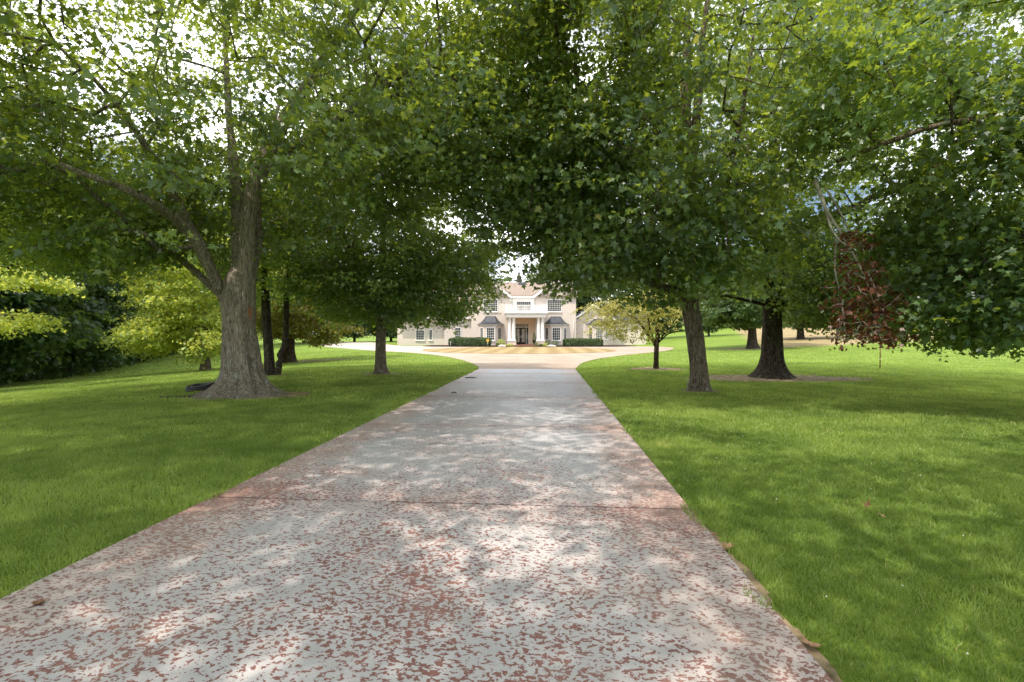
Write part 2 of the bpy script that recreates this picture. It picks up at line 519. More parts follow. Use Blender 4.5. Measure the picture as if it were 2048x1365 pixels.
def near_limb(W, pts, r, deep):
    bad = np.zeros(len(W), bool)
    for a, c in zip(pts, pts[1:]):
        a = np.array(a); c = np.array(c); d = (c-a)[[0, 2]]
        t_ = (((W[:, [0, 2]]-a[[0, 2]])@d)/(d@d)).clip(0, 1)
        q_ = a + t_[:, None]*(c-a)
        bad |= (np.linalg.norm((W-q_)[:, [0, 2]], axis=1) < r) & (W[:, 1] < q_[:, 1]+.3) & (W[:, 1] > q_[:, 1]-deep)
    return bad

QUICK = False
def q(n): return max(20, int(n*(0.35 if QUICK else 1)))

# --- the big maple on the left of the drive
big_l, cl_bl = make_tree('maple_tree', (-6.86, 12.3),
    [(-6.80, 12.3, -0.1, 0.42), (-6.88, 12.3, 0.9, 0.41), (-6.95, 12.3, 1.7, 0.37), (-6.96, 12.3, 2.4, 0.39), (-6.93, 12.32, 2.85, 0.35), (-6.95, 12.45, 3.3, 0.24), (-7.25, 12.8, 4.8, 0.16), (-7.9, 13.5, 7.6, 0.09), (-8.3, 13.9, 11.0, 0.04)],
    [[(-7.1, 12.25, 2.0, 0.14), P4(400, 490, 12.0, 0.125), P4(368, 430, 11.8, 0.11), P4(318, 345, 11.4, 0.085), P4(235, 210, 10.8, 0.055), P4(110, 90, 10.2, 0.03)],
     [(-7.3, 12.2, 2.5, 0.12), P4(380, 470, 11.2, 0.12), P4(290, 400, 9.6, 0.08), P4(120, 330, 8.4, 0.04)],
     [(-6.8, 12.3, 2.6, 0.22), P4(497, 440, 12.4, 0.20), P4(530, 320, 12.6, 0.21), P4(600, 190, 13.2, 0.14), P4(700, 40, 13.8, 0.08), P4(800, -100, 14, 0.03)],
     [P4(540, 315, 12.7, 0.16), P4(625, 275, 12.2, 0.12), P4(720, 210, 11.6, 0.085), P4(800, 150, 11.0, 0.055), P4(905, 100, 10.4, 0.03)],
     [(-6.75, 12.4, 2.7, 0.12), P4(517, 480, 12.8, 0.10), P4(520, 380, 13.4, 0.08), P4(560, 200, 15, 0.04)],
     [(-7.3, 12.4, 2.4, 0.10), P4(330, 500, 13.5, 0.08), P4(180, 460, 14.5, 0.05), P4(20, 430, 15.0, 0.03)]],
    [((-7.2, 12, 8.6), (8.0, 7.2, 5.8), 5), ((-11.5, 10.8, 5.0), (5.5, 4.2, 2.3), 1.7), ((-3.6, 12.2, 6.6), (3.4, 4, 2.4), 1.0), ((-8.5, 11, 4.2), (3.2, 2.6, 1.4), .5), ((-1.5, 13.5, 9.6), (3.6, 4, 3.0), .9), ((-1.2, 12.0, 5.9), (2.2, 2.6, 1.9), .7)],
    q(2600), 48, 0.112, M['leaf'], M['bark_old'], 'massive old maple with a wide flared base and pale lichen, left of the drive', seed=11, zmin=2.9,
    flare=2.0, fh=0.38, lobes=7, nseg=84, gap=0.37, trough=0.085, folds=((-.70, .10, .26, 2.4), (-1.35, .09, .15, 1.3), (-1.75, .08, .10, 2.0), (-.25, .1, .15, 1.2)),
    reject=lambda W: near_limb(W, [P4(625, 275, 12.2, 0)[:3], P4(720, 210, 11.6, 0)[:3], P4(800, 150, 11.0, 0)[:3], P4(890, 105, 10.4, 0)[:3]], .5, 6) | near_limb(W, [P4(485, 520, 12.3, 0)[:3], P4(497, 440, 12.4, 0)[:3], P4(530, 320, 12.6, 0)[:3], P4(600, 190, 13.2, 0)[:3]], .5, 6) | near_limb(W, [P4(420, 560, 12.1, 0)[:3], P4(400, 490, 12.0, 0)[:3], P4(368, 430, 11.8, 0)[:3], P4(318, 345, 11.4, 0)[:3], P4(235, 210, 10.8, 0)[:3]], .5, 6) | (W[:, 1] < 12.0) & (np.abs(W[:, 0]/W[:, 1]+0.565) < 0.09) & (W[:, 2] < 5.2) & (W[:, 2] < 3.2 + 9*fnoise(W*0.9, 77, 2)-1.5))

# --- tree with a slim straight trunk behind it
tree_l2, _ = make_tree('maple_tree', (-5.2, 19.1),
    [(-5.2, 19.1, -0.1, 0.195), (-5.2, 19.1, 0.8, 0.19), (-5.17, 19.1, 2.0, 0.18), (-5.15, 19.1, 3.4, 0.15), (-5.1, 19.1, 5.5, 0.11), (-5.1, 19.1, 8.0, 0.05)],
    [[(-5.2, 19.1, 2.6, 0.10), P4(720, 540, 19, 0.09), P4(690, 470, 18.8, 0.07), P4(650, 380, 18.6, 0.03)],
     [(-5.2, 19.1, 3.0, 0.10), P4(775, 540, 19, 0.09), P4(800, 430, 19.2, 0.06), P4(830, 320, 19.2, 0.03)]],
    [((-5.2, 19.3, 6.9), (4.4, 4.3, 5.2), 4), ((-4.6, 18.9, 3.3), (3.5, 3.4, 1.6), 1.8), ((-2.6, 18.3, 3.9), (2.2, 2.0, 1.9), .8), ((-1.4, 16.5, 4.3), (1.5, 1.8, 1.3), .4)],
    q(1500), 38, 0.116, M['leaf_deep'], M['bark_mid'], 'round dense maple with a slim straight trunk beside the left edge of the drive', seed=23, zmin=1.75,
    flare=0.75, fh=0.3, gap=0.44, autolimbs=5)

# --- first tree on the right
tree_r1, _ = make_tree('maple_tree', (5.1, 13.2),
    [(5.16, 13.2, -0.1, 0.23), (5.08, 13.2, 0.8, 0.22), (4.96, 13.2, 1.7, 0.225), (4.84, 13.2, 2.6, 0.225), (4.75, 13.2, 3.6, 0.25), (4.7, 13.2, 5.2, 0.20), (4.75, 13.2, 8.0, 0.13), (4.8, 13.2, 11, 0.05)],
    [[(4.8, 13.2, 3.3, 0.16), P4(1335, 440, 12.9, 0.14), P4(1300, 380, 12.5, 0.1), P4(1220, 250, 12, 0.05)],
     [(4.75, 13.2, 3.8, 0.16), P4(1385, 330, 13, 0.14), P4(1400, 150, 12.8, 0.10), P4(1420, -50, 12.6, 0.05)],
     [(4.85, 13.1, 2.6, 0.12), P4(1290, 560, 12.0, 0.08), P4(1220, 520, 11, 0.05)],
     [(4.8, 13.2, 3.0, 0.12), P4(1440, 420, 12.4, 0.1), P4(1480, 250, 12, 0.06), P4(1510, 60, 11.7, 0.03)]],
    [((4.6, 12.8, 8.6), (5.4, 6.0, 5.8), 4.5), ((2.4, 12.2, 5.2), (2.8, 3.2, 1.9), 1.2), ((3.9, 12.0, 3.5), (3.1, 2.6, 1.3), 1.0), ((5.6, 11.5, 4.2), (2.4, 2.2, 1.8), .6), ((0.6, 12.4, 6.6), (2.8, 3.4, 2.6), 1.9), ((0.3, 15.0, 9.6), (3.4, 4.0, 3.0), 1.2), ((2.0, 12.2, 3.6), (1.9, 1.7, 1.2), .6), ((0.9, 9.5, 8.0), (2.4, 2.6, 1.6), .7), ((0.5, 12.8, 4.7), (2.2, 2.4, 1.2), .8), ((2.4, 11.0, 9.4), (2.4, 2.6, 2.4), .6), ((2.2, 14.0, 10.3), (1.9, 2.0, 2.0), .6), ((1.6, 10.5, 7.6), (1.7, 2.0, 1.7), .8)],
    q(2750), 33, 0.116, M['leaf'], M['bark_mid'], 'maple with a leaning mid-brown trunk standing closest to the drive on the right', seed=37, zmin=2.05,
    flare=0.85, fh=0.34, lobes=5, nseg=64, trough=0.09, folds=((-1.2, .12, .14, 1.2), (-2.0, .1, .12, 2.0)), gap=0.39, autolimbs=4)

# --- second tree on the right, dark trunk
tree_r2, _ = make_tree('maple_tree', (9.4, 17.5),
    [(9.42, 17.5, -0.1, 0.34), (9.42, 17.5, 0.8, 0.325), (9.42, 17.5, 2.0, 0.315), (9.45, 17.5, 3.5, 0.33), (9.5, 17.5, 4.7, 0.32), (9.5, 17.5, 6.0, 0.26), (9.5, 17.5, 8.5, 0.18), (9.6, 17.5, 12, 0.06)],
    [[(9.5, 17.5, 4.0, 0.24), P4(1590, 485, 17.2, 0.22), P4(1640, 445, 17, 0.17), P4(1740, 400, 16.5, 0.12), P4(1900, 330, 16, 0.05)],
     [(9.4, 17.4, 2.0, 0.10), P4(1585, 600, 17, 0.09), P4(1640, 585, 16, 0.06), P4(1720, 570, 15, 0.03)],
     [(9.4, 17.5, 2.6, 0.08), P4(1500, 603, 17.2, 0.06), P4(1440, 590, 17, 0.04)],
     [(9.4, 17.5, 3.9, 0.14), P4(1490, 500, 17, 0.1), P4(1440, 400, 17, 0.06), P4(1400, 300, 17, 0.03)]],
    [((9.8, 17.4, 9.0), (6.5, 6.2, 5.6), 4.5), ((13.6, 16.2, 4.2), (4.2, 4.2, 2.3), 1.7), ((9.5, 18.5, 4.6), (3.4, 3.0, 1.6), 0.7), ((11.6, 16.0, 3.0), (3.0, 2.2, 1.6), 1.2), ((11.2, 15.6, 2.9), (1.7, 1.5, 1.4), .5)],
    q(2250), 34, 0.118, M['leaf_deep'], M['bark_dark'], 'thick near-black maple trunk spreading into surface roots on bare soil, right lawn', seed=51, zmin=1.4,
    flare=1.9, fh=0.42, lobes=7, nseg=72, trough=0.09, folds=((-1.3, .1, .16, 2.0), (-2.2, .1, .12, 1.3)), gap=0.38, autolimbs=4)

# --- low hanging tree at the right edge
tree_r3, _ = make_tree('maple_tree', (12.6, 6.2),
    [(12.6, 6.2, -0.1, 0.42), (12.6, 6.2, 1.5, 0.40), (12.5, 6.2, 3.2, 0.36), (12.4, 6.2, 6, 0.22), (12.4, 6.2, 10.5, 0.06)],
    [[(12.5, 6.2, 3.0, 0.2), (11.2, 6.9, 4.2, 0.14), (9.6, 7.6, 5.0, 0.07), (7.6, 8.4, 5.2, 0.05), (6.0, 8.9, 4.7, 0.04)],
     [(12.5, 6.2, 2.6, 0.14), (11.4, 7.4, 3.3, 0.1), (9.8, 8.6, 3.4, 0.06), (8.2, 9.3, 3.0, 0.03)],
     [(12.4, 6.2, 4.0, 0.18), (11.0, 6.5, 6.0, 0.12), (9.0, 7.0, 7.5, 0.05)]],
    [((11.6, 6.6, 7.6), (6.3, 6.3, 4.8), 4.2), ((10.6, 8.6, 3.7), (3.6, 2.6, 2.1), 1.5), ((9.9, 9.4, 2.7), (3.7, 2.2, 1.5), 1.5), ((7.4, 8.6, 5.8), (2.6, 2.2, 1.3), .9), ((10.6, 9.2, 1.95), (4.0, 2.0, .8), 1.1)],
    q(2400), 46, 0.102, M['leaf_deep'], M['bark_mid'], 'maple whose dark boughs hang almost to the grass at the right edge', seed=67, zmin=1.0,
    gap=0.42, autolimbs=4, reject=lambda W: (W[:, 0] < 5.0) | ((W[:, 2] < 4.6) & (W[:, 1] < 6.6)) | ((W[:, 2] < 4.3) & (W[:, 0] < 7.3)))

# --- big tree overhead at the left edge, and one behind the viewer: they shade the foreground
tree_l0, _ = make_tree('maple_tree', (-10.8, 1.6),
    [(-10.8, 1.6, -0.3, 0.46), (-10.8, 1.6, 2.0, 0.42), (-10.7, 1.6, 4.0, 0.36), (-10.6, 1.6, 7, 0.2), (-10.6, 1.6, 12, 0.06)],
    [[(-10.7, 1.6, 3.5, 0.2), (-8.5, 2.8, 6.0, 0.13), (-5.5, 4.0, 7.4, 0.07), (-3.2, 4.8, 7.8, 0.03)],
     [(-10.7, 1.6, 3.8, 0.16), (-9.4, 4.2, 6.0, 0.1), (-8.0, 6.6, 7.0, 0.04)]],
    [((-8.6, 1.6, 9.4), (8.2, 7.4, 4.8), 5)],
    q(1900), 34, 0.12, M['leaf'], M['bark'], 'maple boughs reaching in overhead at the upper left edge', seed=83, zmin=5.3, gap=0.36, autolimbs=5)
tree_r0, _ = make_tree('maple_tree', (9.5, -3.5),
    [(9.5, -3.5, -0.1, 0.4), (9.5, -3.5, 2.0, 0.38), (9.4, -3.5, 4.0, 0.32), (9.2, -3.5, 7, 0.2), (9.2, -3.5, 12, 0.06)],
    [[(9.4, -3.5, 3.6, 0.2), (7.0, -2.6, 6.4, 0.12), (3.5, -1.6, 8, 0.05)]],
    [((5.6, -2.6, 9.4), (8.2, 6.4, 4.4), 5)],
    q(1150), 30, 0.15, M['leaf'], M['bark_mid'], 'maple beside the drive behind the viewer shading the foreground', seed=97, zmin=5.6, gap=0.45, autolimbs=5, templ=T_OVAL)
#SECTION2
# --- smaller trees on the left
twin, _ = make_tree('twin_stem_tree', (-9.25, 18.7),
    [(-9.35, 18.7, -0.3, 0.19), (-9.4, 18.7, 0.8, 0.175), (-9.5, 18.7, 2.2, 0.16), (-9.6, 18.7, 4.5, 0.10), (-9.7, 18.7, 7.5, 0.04)],
    [[(-9.05, 18.65, -0.2, 0.12), (-8.95, 18.65, 0.6, 0.11), (-8.75, 18.7, 1.6, 0.10), (-8.7, 18.7, 3.2, 0.10), (-8.5, 18.7, 5.0, 0.05)]],
    [((-9.3, 19.3, 5.4), (3.4, 3.4, 3.4), 3)], q(700), 60, 0.105, M['leaf_deep'], M['bark_dark'],
    'dark twin-stemmed tree close behind the massive old maple', seed=101, zmin=2.7, flare=0.3, fh=0.3, autolimbs=3)
sun_l, _ = make_tree('sunlit_tree', (-21.5, 17.5),
    [(-21.5, 17.5, -1.0, 0.25), (-21.5, 17.5, 1.5, 0.22), (-21.4, 17.5, 4.0, 0.12), (-21.4, 17.5, 7, 0.04)],
    [], [((-19.4, 17.2, 3.45), (3.2, 2.2, .45), 3), ((-19.6, 17.0, 2.0), (3.0, 2.2, .4), 2)], q(330), 48, 0.105, M['leaf_warm'], M['bark_mid'],
    'yellow-green sunlit boughs poking in at the far left edge', seed=103, zmin=1.4, autolimbs=5, gap=0.5)
m1, _ = make_tree('sunlit_tree', (-16.8, 26.5),
    [(-16.8, 26.5, -1.0, 0.22), (-16.8, 26.5, 1.5, 0.19), (-16.8, 26.5, 4.0, 0.12), (-16.8, 26.5, 7, 0.04)],
    [], [((-17.0, 26.2, 4.6), (3.9, 3.6, 3.6), 4), ((-16.9, 25.3, 1.4), (3.2, 2.6, 1.2), 1.3)], q(1000), 50, 0.12, M['leaf_warm'], M['bark_mid'],
    'bright yellow-green tree between the massive old maple and the dark wood', seed=107, zmin=0.35, autolimbs=5)
m2, _ = make_tree('autumn_tree', (-14.4, 31.2),
    [(-14.4, 31.2, -0.5, 0.36), (-14.4, 31.2, 0.8, 0.33), (-14.4, 31.2, 2.4, 0.26), (-14.3, 31.2, 6, 0.08)],
    [], [((-13.6, 31.2, 3.9), (4.4, 4.0, 3.0), 4), ((-12.6, 31.0, 1.9), (3.2, 3, 1.1), 1.2)], q(900), 50, 0.12, M['leaf_autumn'], M['bark_far'],
    'tree with bronze and yellow leaves sweeping low near the paved loop', seed=109, zmin=0.75, autolimbs=5, flare=0.5,
    reject=lambda W: (W[:, 2] < 1.3) & (np.abs(W[:, 0]+14.4) < 1.2))
# --- little golden tree on the right lawn
gold, _ = make_tree('ornamental_tree', (6.55, 22.0),
    [(6.55, 22.0, -0.05, 0.115), (6.56, 22, 0.5, 0.105), (6.58, 22, 1.05, 0.10), (6.6, 22, 1.3, 0.085), (6.62, 22, 2.0, 0.04)],
    [[(6.56, 22, 1.0, 0.07), (6.2, 22, 1.55, 0.055), (5.6, 21.9, 2.3, 0.04), (4.9, 21.8, 3.0, 0.015)],
     [(6.56, 22, 1.1, 0.05), (6.3, 22, 1.7, 0.04), (6.2, 22.2, 2.5, 0.03), (6.1, 22.3, 3.3, 0.012)],
     [(6.6, 22, 1.1, 0.055), (6.9, 22, 1.55, 0.04), (7.3, 21.9, 2.1, 0.03), (7.7, 21.8, 2.8, 0.012)],
     [(6.6, 22, 1.2, 0.04), (7.2, 21.9, 1.6, 0.03), (7.9, 21.8, 1.8, 0.012)]],
    [((4.9, 22, 2.55), (1.9, 1.7, 0.75), 1.6), ((5.3, 21.8, 1.75), (2.0, 1.6, 0.6), 1.5), ((7.2, 22, 2.1), (1.4, 1.5, 1.0), 1.4), ((6.2, 22, 2.9), (1.6, 1.5, .8), 1)],
    q(560), 16, 0.085, M['leaf_gold'], M['bark_far'], 'small golden-leaved ornamental tree in a ring of bare soil', seed=113, zmin=1.05, flare=0.25, fh=0.15,
    templ=T_OVAL, spread=0.2, gap=0.4, twig=0.003, nseg=20, shell=0.5, tstep=0.1)
n1, _ = make_tree('maple_tree', (22.6, 45.5),
    [(22.6, 45.5, 0.0, 0.42), (22.6, 45.5, 1.5, 0.36), (22.6, 45.5, 3.5, 0.24), (22.6, 45.5, 8, 0.08)],
    [], [((22.0, 45.5, 6.0), (5.6, 5, 3.8), 4), ((21.5, 45, 3.6), (4.6, 4, 1.5), 1.5)], q(900), 40, 0.2, M['leaf_far'], M['bark_far'],
    'far lawn maple seen between the two right-hand trunks', seed=127, zmin=1.7, autolimbs=5, flare=0.7)

n2 = copy_tree(n1); n2.location = (34.0, 57.0, g(34, 57)-.4); n2.rotation_euler = (0, 0, 2.1); n2.scale = (1.0, 1.0, .9)
n2['label'] = 'leafy far tree at the hay edge, right of the dark-trunked maple'
# --- wood at the left, trees round and behind the house (copies share meshes)
def proto(name, x, y, h, r, mat, label, group, seed, zlow=0.6, n=520, per=50, ls=0.22, cat='tree'):
    z = g(x, y)
    return make_tree(name, (x, y), [(x, y, z-0.3, 0.20), (x, y, z+2, 0.17), (x, y, z+h*0.5, 0.12), (x, y, z+h*0.9, 0.03)], [],
        [((x, y, z+h*0.62), (r, r, h*0.40), 3), ((x, y, z+h*0.28), (r*0.9, r*0.9, h*0.22), 1.3)], q(n), per, ls, mat, M['bark_dark'], label, cat, seed,
        zlow, None, T_JAG, 0.40, 0.45, 0.3, 0.3, 5, 14, 0.75, 0.3, group, 0.008, 5, tstep=0.4)[0]
G_WOOD = 'trees of the dark wood on the left'
L_WOOD = 'tall dark tree in the shaded wood along the left of the lawn'
G_GAR = 'trees beyond the paved loop'
L_GAR = 'dark tree standing behind the paved loop left of the house'
G_BACK = 'trees rising behind the house'
L_BACK = 'leafy tree rising behind the pale house'
G_HILL = 'far trees beyond the hay field'
L_HILL = 'distant tree in the row beyond the hay field'
def spread(p, spots, label, group, seed):
    rr = random.Random(seed)
    for (x, y, s) in spots:
        c = copy_tree(p)
        c.location = (x, y, g(x, y) - (2.2 if group == G_HILL else 0)); c.rotation_euler = (0, 0, rr.uniform(0, 6.28))
        c.scale = (s*rr.uniform(.9, 1.1), s*rr.uniform(.9, 1.1), s)
        c['label'] = label; c['group'] = group
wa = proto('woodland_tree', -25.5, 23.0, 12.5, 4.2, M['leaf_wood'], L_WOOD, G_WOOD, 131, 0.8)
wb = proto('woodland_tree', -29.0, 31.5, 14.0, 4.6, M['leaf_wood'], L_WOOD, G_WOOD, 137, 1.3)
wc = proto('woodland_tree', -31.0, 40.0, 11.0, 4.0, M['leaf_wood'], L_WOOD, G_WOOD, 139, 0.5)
spread(wa, [(-28.5, 27.0, .95), (-34, 36, 1.1), (-33.5, 50, 1.0), (-33, 22, 1.05), (-38, 58, 1.15)], L_WOOD, G_WOOD, 1)
spread(wb, [(-30.5, 15.0, .95), (-34, 26, 1.1), (-36.5, 44, 1.0), (-35.5, 63, 1.0), (-40, 34, 1.2)], L_WOOD, G_WOOD, 2)
spread(wc, [(-30.5, 34.5, 0.9), (-32.5, 45.5, 1.0), (-33.5, 56, .95), (-30, 27.5, 1.0), (-40, 48, 1.3)], L_WOOD, G_WOOD, 3)
spread(wc, [(-34, 72, 1.0), (-30, 92, 1.1), (-24, 96, 1.2), (-38, 84, 1.2), (-19, 98, 1.25)], L_GAR, G_GAR, 4)
spread(wb, [(-36, 78, .9), (-27, 98, 1.0), (-33, 88, .9), (-21.5, 93, .8)], L_GAR, G_GAR, 5)
ba = proto('background_tree', 7.5, 88, 15.5, 4.6, M['leaf_far'], L_BACK, G_BACK, 149, 1.0, 560, 44, 0.28)
spread(ba, [(-7, 92, .84), (-1.5, 96, .80), (14, 94, 1.05), (21, 90, .95), (-13, 90, .9), (28, 92, 1.0), (35, 86, .9)], L_BACK, G_BACK, 6)
spread(ba, [(44+9*k, 135+((k*37) % 17), .9+.15*((k*7) % 3)) for k in range(9)], L_HILL, G_HILL, 7)
spread(wb, [(40+10*k, 146+((k*23) % 13), .9) for k in range(9)], L_HILL, G_HILL, 8)

def leafy_volume(name, pts_fn, n, size, mat, parent=None, seed=0, templ=T_OVAL):
    rng = np.random.default_rng(seed)
    P, out = pts_fn(rng, n)
    nr = out*0.8 + np.array([0, 0, 0.35]) + rng.normal(size=P.shape)*0.5
    fw = rng.normal(size=P.shape)
    me = leaves_mesh(name, P, nr, fw, size*rng.uniform(.7, 1.3, len(P)), rng.random(len(P))*0.92, templ)
    return link_mesh(name, me, mat, parent)

# undergrowth along the wood edge
def under(rng, n):
    t = rng.random(n)
    ex = np.interp(t, [0, .3, .6, 1], [-24.5, -27.2, -30.2, -33.5]); ey = np.interp(t, [0, .3, .6, 1], [17, 27, 40, 62])
    x = ex - rng.random(n)*2.5; y = ey + rng.normal(size=n)*.3
    hm = 0.5 + 1.6*fnoise(np.c_[x*0.5, y*0.5, 0*x], 4, 2)
    z = gz(x, y) + rng.random(n)**0.8*hm
    o = rng.normal(size=(n, 3)); return np.c_[x, y, z], o/np.linalg.norm(o, axis=1, keepdims=True)
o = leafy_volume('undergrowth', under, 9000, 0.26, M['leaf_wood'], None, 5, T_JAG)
tag(o, 'dark undergrowth filling the foot of the left wood', 'undergrowth', None, 'stuff')

# dead branch with rust coloured leaves, still attached to the dark-trunked tree
def dead_branch(root):
    O = Vector(root.location)
    rng = np.random.default_rng(5)
    Y = 9.0
    def A(u, v, dy=0): return np.array(at(u, v, Y+dy)) - np.array(O)
    skel = []
    def sk(pl, r): skel.append((curve(pl, 4), np.interp(np.linspace(0, 1, (len(pl)-1)*4+1), np.linspace(0, 1, len(r)), r), -1))
    sk([A(1630, 360, .1), A(1645, 400, .05), A(1655, 424), A(1690, 480), A(1715, 525), A(1732, 560), A(1745, 600)], [.04, .034, .03, .024, .02, .015, .009])
    sk([A(1646, 402, .05), A(1660, 450), A(1675, 476, -.1), A(1700, 500, -.2)], [.026, .02, .015, .009])
    sk([A(1650, 375, .1), A(1678, 420, .2), A(1705, 475, .2), A(1730, 500, .3)], [.022, .018, .013, .008])
    sk([A(1672, 478, .2), A(1670, 540, .3), A(1678, 575, .2)], [.022, .016, .01])
    sk([A(1732, 560), A(1700, 545), A(1685, 570)], [.022, .014, .008])
    sk([A(1735, 545), A(1755, 590, -.1), A(1750, 598)], [.02, .012, .008])
    sk([A(1685, 600), A(1686, 630), A(1690, 660)], [.016, .012, .008])
    mb = MB()
    cl = []
    for (u, v, su, sv, n) in ((1700, 485, 14, 16, 12), (1728, 478, 14, 12, 8), (1695, 530, 14, 18, 12), (1748, 495, 6, 6, 3), (1725, 540, 22, 16, 12),
                              (1700, 585, 36, 22, 34), (1760, 585, 34, 26, 34), (1735, 625, 50, 20, 44), (1680, 640, 20, 20, 16), (1790, 625, 28, 22, 24),
                              (1680, 672, 22, 10, 16), (1760, 665, 40, 18, 44), (1775, 680, 24, 10, 14)):
        for k in range(n):
            cl.append(A(u + rng.normal()*su*.7, v + rng.normal()*sv*.7, rng.normal()*0.24))
    cl = np.array(cl)
    branch_network(mb, skel, None, cl, A(1690, 420)[:2]*0 + A(1700, 480)[:2], 0.003, 0.16, 2.3, -0.12, 9, 0.0034)
    # skeleton pieces carry parent -1, draw them all
    b = mb.build('dead_branch', M['twig_grey'], root)
    b['label'] = 'broken grey dead branch hanging down with rust-red leaves'
    me = crown_leaves('dead_leaves', cl, cl.mean(0), rng, 5, 0.075, T_MAPLE, 0.12, 0.9, 0.2, 0.5, 0.9, 3, 1.2)
    link_mesh('dead_leaves', me, M['leaf_dead'], b)
dead_branch(tree_r3)

# ------------------------------------------------------------------ ground and paving
def axis_pts(lo, hi, near, step, far_step):
    a = list(np.arange(-near, near+0.01, step))
    x = near
    s = step
    while x < hi:
        s = min(s*1.25, far_step); x += s; a.append(x)
    x = -near; s = step
    while x > lo:
        s = min(s*1.25, far_step); x -= s; a.insert(0, x)
    return np.array(a)
gx = axis_pts(-900, 900, 45, 1.0, 90); gy = axis_pts(-120, 1500, 70, 1.0, 90)
XX, YY = np.meshgrid(gx, gy); ZZ = gz(XX, YY)
nx_, ny_ = len(gx), len(gy)
me = bpy.data.meshes.new('ground')
idx = np.arange(nx_*ny_).reshape(ny_, nx_)
faces = np.stack([idx[:-1, :-1], idx[:-1, 1:], idx[1:, 1:], idx[1:, :-1]], -1).reshape(-1, 4)
me.from_pydata(np.c_[XX.ravel(), YY.ravel(), ZZ.ravel()].tolist(), [], faces.tolist())
me.polygons.foreach_set('use_smooth', [True]*len(me.polygons))

t = NT('lawn')
c = t.coord('Object')
n_big = t.noise(c, 0.35, 3, 0.6); n_mid = t.noise(c, 2.2, 4, 0.6)
c3 = t.coord('Object', scale=(1, 0.45, 1)); n_fine = t.noise(c3, 30, 5, 0.7)
ff = t.math('ADD', t.math('MULTIPLY', n_big, 0.35), t.math('ADD', t.math('MULTIPLY', n_mid, 0.35), t.math('MULTIPLY', n_fine, 0.5)))
grass = t.ramp(ff, [(0.38, (0.075, 0.13, 0.022)), (0.6, (0.15, 0.225, 0.036)), (0.8, (0.24, 0.31, 0.07))])
sep = t.n('ShaderNodeSeparateXYZ'); t.l(c, sep.inputs[0])
hay_y = t.math('ADD', t.math('MULTIPLY', t.math('SUBTRACT', sep.outputs['Y'], 43.5), 0.4), t.math('MULTIPLY', t.math('SUBTRACT', n_big, 0.5), 4.0))
hay_x = t.math('SUBTRACT', sep.outputs['X'], t.math('ADD', t.math('MULTIPLY', sep.outputs['Y'], 0.43), 3.0))
haym = t.math('MULTIPLY', t.math('ADD', hay_y, 0.0, True), t.math('MULTIPLY', hay_x, 0.5, True))
hay = t.ramp(ff, [(0.35, (0.20, 0.155, 0.075)), (0.7, (0.31, 0.25, 0.135))])
col = t.mix(haym, grass, hay)
M['lawn'] = t.done(t.pbsdf(col, 0.95, 0.08, t.bump(n_fine, 0.6, 0.05)))
tag(link_mesh('ground', me, M['lawn']), None, None, None, 'structure')

def sheet(name, poly, dz, mat, step=1.0, origin=None, skirt=0.0, kind='structure'):
    """flat polygon draped over the ground"""
    P = [Vector((p[0], p[1])) for p in poly]
    edges = []; vs = []
    n = len(P)
    for i in range(n):
        a, b = P[i], P[(i+1) % n]
        m = max(1, int((b-a).length/step))
        for k in range(m): vs.append(a.lerp(b, k/m))
    nb = len(vs)
    edges = [(i, (i+1) % nb) for i in range(nb)]
    A = np.array([(v.x, v.y) for v in vs])
    x0, y0 = A.min(0); x1, y1 = A.max(0)
    ga, gb = np.meshgrid(np.arange(math.floor(x0), x1+step, step), np.arange(math.floor(y0), y1+step, step))
    Q = np.c_[ga.ravel(), gb.ravel()]
    ins = in_poly(Q, A)
    d = np.min(np.linalg.norm(Q[:, None]-A[None], axis=2), axis=1) if len(Q) else np.array([])
    Q = Q[ins & (d > step*0.3)]
    allv = vs + [Vector(p) for p in Q.tolist()]
    ov, oe, of, _, _, _ = delaunay_2d_cdt(allv, edges, [tuple(range(nb))], 1, 1e-5)
    V = [(v.x, v.y, g(v.x, v.y)+dz) for v in ov]
    me = bpy.data.meshes.new(name)
    fs = [tuple(f) for f in of]
    if skirt:
        b = len(V)
        for v in vs: V.append((v.x, v.y, g(v.x, v.y)+dz)); 
        for v in vs: V.append((v.x, v.y, g(v.x, v.y)+dz-skirt))
        for i in range(nb):
            j = (i+1) % nb
            fs.append((b+i, b+nb+i, b+nb+j, b+j))
    me.from_pydata(V, [], fs)
    me.update()
    bm = bmesh.new(); bm.from_mesh(me)
    for f in bm.faces:
        if abs(f.normal.z) > 0.5 and f.normal.z < 0: f.normal_flip()
    bm.to_mesh(me); bm.free()
    o = link_mesh(name, me, mat)
    if kind: o['kind'] = kind
    return o
def in_poly(Q, A):
    x, y = Q[:, 0], Q[:, 1]; r = np.zeros(len(Q), bool); n = len(A); j = n-1
    for i in range(n):
        xi, yi = A[i]; xj, yj = A[j]
        cnd = ((yi > y) != (yj > y)) & (x < (xj-xi)*(y-yi)/(yj-yi+1e-12)+xi)
        r ^= cnd; j = i
    return r

